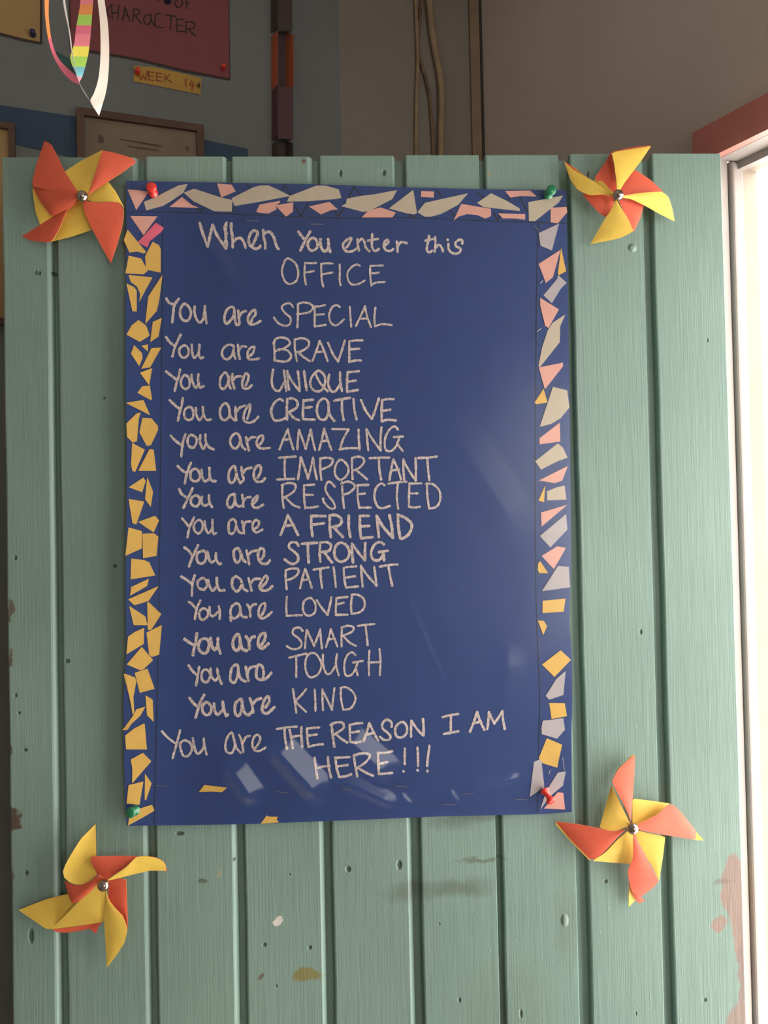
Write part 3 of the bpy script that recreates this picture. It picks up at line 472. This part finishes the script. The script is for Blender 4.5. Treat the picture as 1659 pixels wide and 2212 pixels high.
 ('You are KIND', [(LB(1360), 3.1, '410,875 460,940 510,985/600,835 545,940 490,1125/635,930 580,970 580,1050 625,1095 675,1070 690,990 635,930/725,945 735,1040 775,1090 830,1030/835,920 850,1020 880,1100 900,1085/1070,890 1010,930 990,1000 1000,1080 1040,1105 1070,1050 1085,960 1070,890/1085,960 1110,1050 1160,1095 1200,1060/1185,880 1210,960 1225,1060/1220,950 1270,900 1325,880/1380,1000 1430,920 1420,855 1370,900 1345,980 1345,1050 1410,1070 1500,990'),
   (RB(1380), 2.3, '260,450 275,550 290,660/380,450 330,510 280,560/280,560 330,610 380,655/455,455 460,550 462,645/525,455 525,550 530,640/525,460 570,550 610,635/632,440 620,540 610,635/690,440 690,530 710,630/685,440 740,435 800,480 820,545 780,620 710,635')]),
 ('You are THE REASON I AM', [(LB(1500), 2.5, '60,475 130,550 220,620/290,460 255,600 195,815/335,590 290,640 310,740 340,790 400,780 440,710 430,640 390,600 335,590/453,560 470,660 510,760 570,720/593,560 600,650 630,770/570,720 600,650/950,490 900,540 870,640 885,730 950,750 990,660 975,560 950,490/985,580 1010,680 1065,745/1048,520 1080,610 1100,735/1095,620 1130,550 1185,530/1250,690 1300,620 1315,550 1275,515 1230,560 1215,640 1240,710 1300,725 1385,680'),
   (R6, 2.6, '165,265 290,245 420,235/265,260 270,380 295,515/330,280 350,380 370,510/480,240 480,360 492,500/350,370 420,355 480,345/550,260 555,370 570,490/550,260 630,250 710,245/560,350 680,335/570,495 660,470 755,460/865,200 880,340 900,490/855,215 930,180 1010,190 1020,250 960,300 890,340/920,330 990,390 1070,440/1100,215 1100,320 1105,430/1100,215 1180,195 1260,190/1130,310 1215,295/1110,430 1180,440 1240,425/1350,190 1320,300 1275,420/1350,190 1400,300 1465,415/1320,335 1410,315/1635,235 1630,180 1575,145 1520,190 1520,260 1580,310 1620,360 1600,400 1540,405 1485,365'),
   (R7, 2.7, '250,170 200,210 185,280 210,340 270,345 320,300 325,220 290,170 250,170/380,150 375,240 375,340/380,150 440,240 520,325/517,125 525,230 525,325/755,105 850,80 940,68/850,90 850,180 850,280/770,305 860,290 940,275/1165,45 1130,150 1080,280/1165,45 1200,150 1250,255/1120,180 1200,160/1305,45 1300,140 1285,250/1305,45 1340,120 1370,180/1370,180 1420,110 1465,35/1465,35 1475,140 1495,245')]),
 ('HERE!!!', [(R6, 2.6, '650,635 665,760 685,895/820,630 830,760 860,885/665,775 740,750 840,735/915,635 930,760 965,880/910,635 1000,630 1100,625/930,745 1000,735 1075,725/965,880 1050,870 1115,845/1150,600 1170,740 1195,870/1150,605 1240,580 1340,585 1350,630 1290,700 1195,765/1200,760 1300,820 1400,865/1460,570 1465,700 1470,840/1460,570 1550,570 1640,550/1480,710 1530,700 1580,685/1475,840 1560,835 1640,825'),
   (R7, 2.6, '300,480 300,580 300,670/285,750 288,755/452,470 458,580 458,690/453,740 455,745/595,450 578,570 568,690/570,745 573,752')]),
]
for line, parts in TXT:
    words = {1: [line], 2: [line[:7], line[8:]], 3: ['You are', 'THE REAS', 'ON I AM']}[len(parts)]
    if line.startswith('When'): words = ['When You', 'enter this']
    if line == 'OFFICE': words = ['OFF', 'ICE']
    if line == 'HERE!!!': words = ['HERE', '!!!']
    for (blk, rad, s), wd in zip(parts, words):
        o = obj('handwriting', *strokes(parse(s, blk), rad, lambda x, y: PS(x, y, .0005), 7, .2), 'ink', poster)
        o['label'] = 'cream handwriting "%s"' % wd
# staples through the film
st = [((740, 1704.5), (759, 1706)), ((853, 1698), (879, 1700)), ((956, 1737), (984, 1738)), ((1000, 1715.5), (1025, 1713.5)), ((1114, 1727.5), (1138, 1727.5)), ((597, 1709), (622, 1713.5)),
      ((533, 476.8), (558, 477.2)), ((672, 484), (697, 484.5)), ((1154, 488), (1165, 500.5)), ((1215, 1636), (1219, 1663)), ((1160.5, 716), (1168.5, 709.5)), ((336, 1696), (357.5, 1699.5)), ((1167, 612), (1172, 606))]
for a, b_ in st:
    p, q = PS(*a, .0030), PS(*b_, .0030)
    obj('staple', *tube([PS(*a, .0003), p, q, PS(*b_, .0003)], .00035, 6), 'steel', poster)

# ------------------------------------------------------------------ push pins
def pushpin(x, y, colr, label, hbase, tilt=(0, 0)):
    b_ = P(x, y, hbase); ax = Vector((tilt[0], -1, tilt[1])).normalized()
    t = thing('push_pin', b_, label, 'pin')
    obj('head', *lathe(b_, ax, [(a * 1.15, c * 1.15) for a, c in [(.0010, 0), (.0048, .0006), (.0050, .0018), (.0036, .0030), (.0026, .0045), (.0026, .0085), (.0036, .0104), (.0049, .0118), (.0052, .0132), (.0049, .0144), (.0030, .0151), (.0004, .0153)]]), colr, t, True)
    obj('needle', *lathe(b_ + ax * .001, -ax, [(.0005, 0), (.0005, .006 + hbase), (.0001, .010 + hbase)], 8), 'steel', t)
pushpin(331, 418, 'pin_red', 'red plastic push pin at the top left corner of the blue poster', .0085, (.10, .06))
pushpin(1184, 421, 'pin_green', 'green plastic push pin at the top right corner of the blue poster', .0052, (0, -.05))
pushpin(293, 1750, 'pin_green', 'green plastic push pin at the bottom left corner of the blue poster', .0125, (-.12, .16))
pushpin(1175, 1706, 'pin_red', 'red plastic push pin tilted at the bottom right corner of the blue poster', .0070, (.55, -.95))

# ------------------------------------------------------------------ pinwheels (paper faces as ruled, bowed sheets)
def sheet(pts, end, h0, h1, hA=0, hB=0, bow=0, nu=16, nv=8, pf=P):
    A = resample(pts[:end + 1], nu); B = resample(pts[end:][::-1] if pts[-1] == pts[0] else ([pts[0]] + pts[end:][::-1]), nu)
    V = []
    for i in range(nu + 1):
        uu = i / nu; su = math.sin(math.pi * uu)
        for j in range(nv + 1):
            vv = j / nv
            x = A[i][0] * (1 - vv) + B[i][0] * vv; y = A[i][1] * (1 - vv) + B[i][1] * vv
            V.append(pf(x, y, h0 * (1 - uu) + h1 * uu + su * (hA * (1 - vv) + hB * vv + bow * math.sin(math.pi * vv))))
    m_ = nv + 1
    return V, [(i * m_ + j, i * m_ + j + 1, (i + 1) * m_ + j + 1, (i + 1) * m_ + j) for i in range(nu) for j in range(nv)]
R_, Y_ = 'w_red', 'w_yel'
def pinwheel(blk, c, label, faces, back):
    x, y = pix('%g,%g' % c, blk)[0]
    t = thing('pinwheel', P(x, y, 0), label, 'pinwheel', 'red and yellow paper pinwheels')
    for row in faces:
        nm, colr, s, end, h0, h1, hA, hB, bow = row
        e_ = 1.25
        o = obj(nm, *sheet(pix(s, blk), end, h0 * e_ / 1000, h1 * e_ / 1000, hA * .6 / 1000, hB * .6 / 1000, bow * .28 / 1000), colr, t, True, .0008, mats=[colr, Y_ if colr == R_ else R_])
        o.modifiers['s'].material_offset_rim = 1
        o['label'] = ('red ' if colr == 'w_red' else 'yellow ') + {'blade': 'face of a blade', 'flap': 'folded back flap'}[nm]
    b_ = P(x, y, 27 / 1000); r_ = .0066
    obj('pin_head', *lathe(b_, Vector((0, -1, 0)), [(.0008, 0)] + [(r_ * math.sin(a * math.pi / 10), r_ * (1 - math.cos(a * math.pi / 10)) * .9) for a in range(2, 10)] + [(.0003, r_ * 1.8)]), 'chrome', t, True)
    obj('pin_shaft', *lathe(b_ + Vector((0, -.001, 0)), Vector((0, 1, 0)), [(.0006, 0), (.0006, .032), (.0002, .036)], 8), 'steel', t)
    return t
R_, Y_ = 'w_red', 'w_yel'
pinwheel((0, 0, 2.9625), (537, 1270), 'red and yellow paper pinwheel at the top left of the door', [
  ('blade', Y_, '540,1285 435,1330 340,1390 258,1442 228,1360 205,1190 440,1240', 3, 12, 6, 0, 4, 2),
  ('blade', R_, '520,1262 413,1095 365,990 330,925 287,903 235,1050 205,1172 205,1190 400,1235', 4, 20, 6, 2, 5, 4),
  ('flap', R_, '500,1265 470,1310 435,1335 330,1388 260,1290 205,1188 350,1215 450,1235', 5, 22, 10, 1, 4, 9),
  ('blade', Y_, '540,1262 510,1245 412,1100 520,1030 655,962 625,1090 572,1242', 4, 16, 5, 3, 0, 3),
  ('blade', R_, '560,1260 610,1110 655,962 760,985 862,1018 870,1040 790,1100 692,1163 570,1243', 5, 21, 8, 4, 2, 5),
  ('blade', Y_, '545,1275 570,1240 692,1163 740,1225 793,1330 770,1300 715,1290 600,1295', 4, 15, 12, 2, 3, 3),
  ('blade', R_, '530,1285 620,1298 720,1291 775,1305 795,1345 785,1440 750,1570 710,1685 645,1570 590,1465 540,1360', 7, 21, 7, 9, 2, 4),
  ('blade', Y_, '535,1285 490,1300 435,1330 385,1440 330,1547 460,1515 598,1468 560,1380', 4, 14, 5, 3, 1, 3),
  ('flap', R_, '505,1290 435,1330 350,1380 140,1515 200,1540 300,1552 335,1545 385,1460 430,1350', 3, 20, 5, 3, 6, 5),
], None)
pinwheel((1100, 0, 2.968), (687, 1265), 'yellow and red paper pinwheel at the top right of the door, above the top edge', [
  ('blade', R_, '690,1255 672,1070 652,980 600,1065 545,1145 620,1200', 2, 14, 6, 2, 3, 4),
  ('flap', R_, '655,985 650,975 780,945 905,933 908,940 780,958', 3, 6, 5, 0, 0, 0),
  ('blade', Y_, '690,1250 685,1150 672,1050 655,978 780,957 908,938 850,1025 740,1170', 5, 21, 7, 6, 2, 4),
  ('blade', R_, '690,1260 700,1225 800,1085 900,1150 985,1228 890,1240 780,1252', 4, 14, 8, 2, 2, 3),
  ('blade', Y_, '690,1262 800,1243 890,1233 985,1229 1025,1270 1045,1340 1060,1420 960,1370 868,1318 780,1275', 6, 22, 6, 7, 2, 5),
  ('blade', R_, '695,1275 780,1274 868,1295 840,1400 797,1487 745,1380', 4, 14, 7, 2, 1, 3),
  ('blade', Y_, '685,1280 715,1330 760,1400 797,1482 760,1505 700,1530 520,1565 570,1480 618,1398 650,1350', 6, 21, 6, 6, 1, 4),
  ('blade', R_, '680,1270 655,1345 620,1398 560,1350 470,1245 530,1240 620,1245', 4, 14, 10, 1, 3, 3),
  ('flap', R_, '480,1128 430,1085 353,1033 354,1040 400,1085 545,1172', 2, 10, 6, 0, 0, 0),
  ('flap', Y_, '675,1245 600,1165 545,1147 545,1165 610,1215 665,1255', 3, 17, 10, 1, 1, 1),
  ('blade', Y_, '675,1262 610,1215 545,1165 480,1130 400,1082 353,1037 390,1150 440,1220 520,1255 600,1246', 5, 22, 6, 4, 7, 4),
], None)
pinwheel((1140, 1580, 3.1965), (713, 658), 'red and yellow paper pinwheel at the lower right of the door, nearest the doorway', [
  ('blade', Y_, '712,645 640,500 578,370 530,540 495,668 600,690', 2, 13, 6, 2, 3, 4),
  ('flap', Y_, '580,350 620,262 680,205 722,160 738,170 700,300', 3, 9, 5, 0, 0, 0),
  ('blade', R_, '712,620 680,540 580,348 620,265 700,190 740,165 735,300 720,500', 5, 22, 6, 7, 2, 4),
  ('blade', Y_, '722,640 722,463 850,478 978,497 900,572 780,640', 3, 14, 7, 2, 2, 3),
  ('flap', Y_, '1060,560 1160,690 1215,752 1155,748 1080,730', 2, 7, 4, 0, 0, 0),
  ('blade', R_, '730,655 820,612 900,570 975,497 1010,508 1060,560 1162,690 1160,747 950,715 780,682', 6, 21, 7, 7, 2, 5),
  ('blade', Y_, '725,675 850,705 948,724 935,850 905,1030 860,930 790,820', 4, 14, 6, 4, 1, 4),
  ('flap', Y_, '700,1040 725,1110 742,1165 695,1212 696,1140', 2, 8, 4, 0, 0, 0),
  ('flap', R_, '700,1040 715,1105 745,1160 765,1187 808,1167 775,1140 750,1100', 4, 9, 6, 0, 0, 2),
  ('blade', R_, '728,700 800,830 905,1037 850,1090 778,1142 720,1110 700,1040 690,960 728,870', 4, 21, 8, 2, 5, 5),
  ('blade', Y_, '715,665 620,745 530,840 443,892 590,905 728,915 738,830 730,740', 5, 14, 6, 3, 1, 3),
  ('flap', Y_, '195,622 187,637 300,765 430,893 440,890 300,750', 3, 5, 6, 0, 0, 0),
  ('blade', R_, '680,672 590,690 500,670 350,640 195,622 300,750 440,893 520,840 620,730', 4, 21, 6, 5, 5, 5),
  ('flap', R_, '745,680 765,700 735,690', 1, 22, 20, 0, 0, 0),
], None)
pinwheel((0, 1700, 3.95), (897, 820), 'yellow and red paper pinwheel at the lower left of the door, its blades flared open', [
  ('blade', R_, '880,1150 640,1190 440,1212 490,1238 560,1242 700,1222 830,1195', 2, 6, 6, 0, -2, 0),
  ('flap', R_, '760,1200 820,1252 845,1180', 1, 5, 4, 0, 0, 0),
  ('blade', Y_, '700,940 575,912 400,955 158,1050 270,1125 400,1215 440,1210 560,1090', 3, 8, 5, 1, 5, 2),
  ('blade', Y_, '870,790 720,930 560,1090 430,1213 660,1182 893,1150 900,900', 3, 20, 7, 6, -4, 3),
  ('blade', R_, '895,800 1000,783 1078,782 1086,1000 1092,1210 1060,1120 990,1040 925,960 930,870', 4, 15, 10, 8, 2, 5),
  ('blade', Y_, '900,840 925,960 990,1040 1050,1100 1092,1210 1062,1330 990,1440 912,1540 905,1380 890,1150 893,1000', 7, 20, 5, 6, 2, 5),
  ('blade', R_, '890,805 835,745 805,690 775,630 775,592 970,588 1167,590 1060,690 950,762', 6, 16, 12, 2, 4, 5),
  ('flap', R_, '1395,700 1415,725 1428,690', 1, 12, 12, 0, 0, 0),
  ('blade', Y_, '905,800 1000,735 1080,680 1165,592 1250,588 1340,603 1400,640 1420,685 1415,713 1280,712 1160,738 1070,762', 8, 20, 12, 7, -1, 4),
  ('blade', Y_, '830,742 800,775 740,825 665,838 600,818 545,770 535,710 590,600 690,440 815,315 820,480 822,588 775,592 790,650', 9, 16, 8, 10, -3, -4),
  ('blade', R_, '885,775 840,745 780,800 700,838 620,832 550,800 610,992 660,985 760,900 830,830', 5, 21, 14, 3, 0, 7),
], None)

# ------------------------------------------------------------------ things on the left wall
Z3 = (0, 0, 2.9625)
def wall_sheet(name, s, m, parent, h, t=.0006):
    pts = pix(s, Z3); n = len(pts); lo = [WL(x, y, h) for x, y in pts]; hi = [WL(x, y, h + t) for x, y in pts]
    return obj(name, lo + hi, [tuple(range(n))[::-1], tuple(range(n, 2 * n))] + [(i, (i + 1) % n, n + (i + 1) % n, n + i) for i in range(n)], m, parent)
def small_pin(x, y, m, t, r_=.0045):
    b_ = WL(x, y, .004); obj('pin', *lathe(b_, WL.n, [(.0005, -.003), (r_, 0), (r_, .003), (r_ * .6, .006), (r_ * .9, .010), (r_ * .5, .012)], 14), m, t, True)
t = thing('wall_poster', WL(320, 100, .001), 'maroon wall poster lettered CHARACTER with a dark border, high on the left wall', 'poster')
wall_sheet('border_sheet', '440,-200 1466,-200 1474,514 1200,465 880,388 700,355 446,318', 'rim', t, .0012)  # larger dark sheet behind the card, seen as its border
wall_sheet('card_sheet', '448,-200 1460,-200 1467,500 1200,450 880,372 700,342 454,300', 'maroon', t, .0020)
ch = '718,30 690,55 692,95 705,105/715,30 718,120/760,35 755,125/715,85 760,80/800,45 785,130/800,45 830,135/790,100 820,100/855,60 850,135/850,60 880,60 895,85 860,100/865,100 905,150/955,92 925,105 922,140 945,158 968,130 965,92/965,90 968,130 988,166/1030,90 1000,90 990,150 1010,175 1045,175/1060,95 1125,105/1095,105 1090,190/1130,120 1130,200/1130,200 1180,200/1130,120 1175,125/1130,160 1165,165/1190,145 1190,215/1190,140 1240,145 1240,180 1195,185/1205,185 1250,230/1145,-8 1120,20 1140,50 1165,30 1165,0 1145,-8/1190,0 1195,55/1190,-5 1215,-5/1190,25 1210,20/1010,-10 1012,10'
o = obj('lettering', *strokes(parse(ch, Z3), 1.5, lambda x, y: WL(x, y, .0030), 3), 'black_ink', t); o['label'] = 'black lettering "OF CHARACTER"'
small_pin(362, 2, 'pin_blue', t, .006); small_pin(482, 148, 'pin_red', t, .004)
t = thing('label_strip', WL(360, 190, .001), 'small yellow paper label reading WEEK 14 under the maroon poster', 'label')
wall_sheet('paper_strip', '858,420 1000,432 1150,465 1290,500 1284,606 1070,562 855,520', 'gold_card', t, .0010)
o = obj('lettering', *strokes(parse('888,478 905,510/905,510 915,480/915,480 930,510/930,510 945,455/952,455 952,510/952,510 985,515/952,460 985,462/952,485 980,487/1002,465 1002,515/1002,515 1035,520/1002,468 1035,470/1002,490 1030,492/1055,475 1055,520/1090,475 1060,500/1060,500 1100,525/1190,505 1190,555/1225,515 1215,545/1215,545 1245,550/1235,520 1228,580', Z3), 1.1, lambda x, y: WL(x, y, .0022), 3), 'red_ink', t); o['label'] = 'red lettering "WEEK 14"'
small_pin(297, 157, 'pin_red', t, .0042); small_pin(429, 186, 'cable_brown', t, .0022)
t = thing('wall_poster', WL(40, 40, .001), 'yellowish paper notice with a dark border and navy pin, cut off by the top left', 'poster')
wall_sheet('border_sheet', '-420,-200 272,-200 270,284 130,258 0,225 -420,120', 'rim', t, .0012)
wall_sheet('card_sheet', '-420,-200 256,-200 255,268 130,242 0,208 -420,105', 'tan_card', t, .0020)
small_pin(71, 75, 'pin_blue', t, .0048)
t = wall_sheet('paper_band', '-400,612 0,672 480,745 1300,893 1585,952 1588,1080 1300,1060 480,1010 0,900 -400,800', 'blue_band', None, .0010)
tag(t, 'dark blue paper band pinned along the left wall behind the picture frames', 'paper')
def picture(x0_, x1_, ytop, slope, ybot, name, label, m, rail=14, h=.012):
    def q(x, y, h_): return WL(x, y + (x - x0_) * slope, h_)
    a = q(x0_, ytop, 0); t_ = thing(name, WL((x0_ + x1_) / 2, ybot, 0), label, 'picture')
    a0, a1 = flat(WL(x0_, ytop, .002)), flat(WL(x1_, ytop, .002)); zt_ = WL((x0_ + x1_) / 2, ytop + slope * (x1_ - x0_) / 2, .006).z; zb = WL((x0_ + x1_) / 2, ybot, 0).z
    d_ = (a1 - a0).normalized(); Ls = (a1 - a0).length; rw = rail / F * 1.35; nn = WL.n
    for nm, oo, L_, hh in (('top_rail', 0, Ls, None), ('bottom_rail', 0, Ls, 1)):
        z = zt_ - rw if hh is None else zb
        obj(nm, *boxv(a0 + Zv * z, d_ * Ls, nn * h, Zv * rw), 'frame', t_)
    for s0 in (0, Ls - rw): obj('side_rail', *boxv(a0 + d_ * s0 + Zv * (zb + rw), d_ * rw, nn * h, Zv * (zt_ - zb - 2 * rw)), 'frame', t_)
    obj('print', *boxv(a0 + d_ * rw + Zv * (zb + rw), d_ * (Ls - 2 * rw), nn * (h * .4), Zv * (zt_ - zb - 2 * rw)), m, t_)
    return t_, q
t, q = picture(165.4, 437.8, 234.6, .148, 640, 'picture_frame', 'brown wooden picture frame with faded print, behind the door top at left', 'board', 15)
for sg, w_, jt in (('640,870 655,905', 3.4, .3), ('650,878 640,900', 3, .3), ('1200,945 1200,955', 3, .3), ('770,890 900,910', 1, .5), ('900,912 1040,935', 1, .5), ('820,935 1010,960', 1, .5)):
    obj('smudge', *strokes(parse(sg, Z3), w_, lambda x, y: WL(x, y, .0085), 5, jt), 'frame', t)
t, q = picture(-170, 33, 243, .15, 700, 'picture_frame', 'brown framed picture at the left edge, beside the door corner', 'tan_card', 12)

# chain of folded card links
t = thing('paper_chain', WL(608, 160, .0), 'hanging chain of orange and dark plum card links near the wall corner', 'paper chain')
def chain_link(xa, xm, xb, ya, yb, m, openf):
    d = .022
    quad = lambda p: (p, [(0, 1, 2, 3)])
    ps = [quad([WL(xm, ya - 5, d), WL(xm, yb - 8, d), WL(xa, yb + 6, .001), WL(xa, ya + 8, .001)])]
    if openf:
        ps += [quad([WL(xm, ya, .004), WL(xb - 16, ya, .004), WL(xb - 16, yb, .004), WL(xm, yb, .004)]), quad([WL(xb - 16, ya, .004), WL(xb, ya + 6, d), WL(xb, yb, d), WL(xb - 16, yb, .004)])]
    else: ps += [quad([WL(xm, ya, d), WL(xb, ya, d), WL(xb, yb, d), WL(xm, yb, d)]), quad([WL(xb, ya, d), WL(xb, yb, d), WL(xb, yb, .001), WL(xb, ya, .001)])]
    v, f = merge(ps); mats = [m, 'chain_dark']; fm = [0, 1, 0] if openf else [0, 0, 0]  # back of open links coloured dark for the shaded recess
    return obj('link', v, f, m, t, mats=mats, fmat=fm, solid=.0006)
chain_link(585.5, 600, 631, -60, 66, 'chain_dark', False); chain_link(586.5, 600.5, 634, 70, 190, 'chain_orange', True)
chain_link(587, 600, 633, 188, 300, 'chain_plum', False); chain_link(588, 601, 633, 304, 420, 'chain_dark', True)

# cables down the corner wall
Z2 = (500, 0, 2.765)
def cable(s, rad, m, label):
    pts = [MID(x, y, rad + .002) for x, y in catmull(pix(s, Z2), 4)]
    pts = [Vector((pts[0].x, pts[0].y, CEIL - .001))] + pts + [Vector((pts[-1].x, pts[-1].y, .03))]
    o = obj('cable', *tube(pts, rad, 10), m, None, True); tag(o, label, 'cable', 'cables down the corner wall')
cable('1100,0 1106,150 1112,300 1112,420 1105,600 1103,920', .0032, 'cable_beige', 'thin beige cable hanging straight, leftmost of the cables on the corner wall')
cable('1137,0 1122,150 1116,300 1140,400 1168,500 1185,600 1198,750 1207,920', .0027, 'cable_brown', 'thin brown cable with dark kinks, between the two beige cables')
cable('1180,0 1198,180 1225,340 1248,460 1256,600 1252,780 1250,920', .0060, 'cable_beige', 'thick beige cable with a bend, rightmost of the cables on the corner wall')

# ------------------------------------------------------------------ hanging paper loops
HL = .22
def PL(x, y, h=0): return P(x, y, HL + h)
def strip(left, right, n, hfun):
    A = catmull(pix(left, Z3), 4); B = catmull(pix(right, Z3), 4); A = resample(A, n); B = resample(B, n); V = []
    for i in range(n + 1):
        for j in range(4):
            v = j / 3; V.append(PL(A[i][0] * (1 - v) + B[i][0] * v, A[i][1] * (1 - v) + B[i][1] * v, hfun(i / n) + .0035 * (1 - v)))
    return V, [(i * 4 + j, i * 4 + j + 1, (i + 1) * 4 + j + 1, (i + 1) * 4 + j) for i in range(n) for j in range(3)]
t = thing('paper_loop', PL(168, 180), 'rainbow striped paper strip looped and hanging above the top left pinwheel', 'decoration')
n = 60; V, Fc = strip('520,-140 515,0 505,80 487,180 475,280 450,375 485,470 503,520', '602,-140 597,0 590,90 583,180 573,290 560,370 530,480 508,522', n, lambda u_: .02 + .012 * math.sin(u_ * 3))
cols = ['rb_orange', 'rb_green', 'rb_rose', 'rb_pink', 'rb_yellow', 'rb_blue']; off = Vector(t['_o']); fm = []
for i in range(n):
    y = -140 + 660 * (i + .5) / n
    for lim, c in ((22, 3), (88, 0), (155, 1), (215, 2), (285, 3), (350, 4), (425, 1), (487, 5), (999, 3)):
        if y < lim: fm += [c] * 3; break
o = obj('front_strip', V, Fc, None, t, True, .0003, cols, fm)
V, Fc = strip('283,-140 285,0 290,120 310,260 345,370 400,460 460,520 503,540', '312,-140 312,0 312,120 333,270 372,370 425,430 470,470 510,522', 40, lambda u_: .004 + .014 * u_)
obj('back_strip', V, Fc, None, t, True, .0003, ['rb_orange', 'rb_rose'], [0 if i < 21 else 1 for i in range(40) for _ in range(3)])
obj('inner_face', *strip('350,320 400,352 450,378 470,430 487,470', '345,335 372,385 410,425 450,460 485,476', 12, lambda u_: .002 + .012 * u_), 'rb_teal', t, True, .0003)
top = PL(184, -47, .02); topb = PL(100, -47, .004)
obj('hanging_string', *tube([top, Vector((top.x - .01, D - HL, top.z + .10)), Vector((top.x - .012, D - HL, CEIL))], .0005, 6), 'thread', t)
obj('bridge_strip', [topb + Vector((-.004, 0, 0)), topb + Vector((.004, 0, 0)), Vector((top.x, D - HL - .02, top.z + .05)), Vector((top.x - .012, D - HL - .02, top.z + .05))], [(0, 1, 2, 3)], 'rb_pink', t, solid=.0003)
HL = .32
t = thing('paper_loop', PL(213, 246), 'white paper strip loop hanging lower, right of the rainbow loop', 'decoration')
obj('front_strip', *strip('618,-140 625,0 640,150 643,350 630,500 600,600 578,648 632,738', '655,-140 668,0 690,150 698,300 695,450 680,580 655,670 633,740', 40, lambda u_: .018 + .01 * math.sin(u_ * 3)), 'rb_white', t, True, .0003)
obj('back_strip', *strip('395,-140 402,0 415,80 440,200 452,300', '408,-140 416,0 430,100 452,230 462,330', 16, lambda u_: .002), 'rb_grey', t, True, .0003)
obj('strip_edge', *strip('452,300 480,450 510,540 545,605 578,648', '458,300 484,450 513,540 550,603 585,660', 16, lambda u_: .002 + .014 * u_), 'rb_grey', t, True, .0003)
top = PL(215, -47, .018); tb = PL(135, -47, .002)
obj('hanging_string', *tube([tb, Vector(((top.x + tb.x) / 2, D - HL, top.z + .06)), Vector(((top.x + tb.x) / 2, D - HL, CEIL))], .0005, 6), 'thread', t)
obj('bridge_string', *tube([top, Vector(((top.x + tb.x) / 2, D - HL, top.z + .06))], .0005, 6), 'thread', t)

for o in bpy.data.objects:
    if '_o' in o: del o['_o']
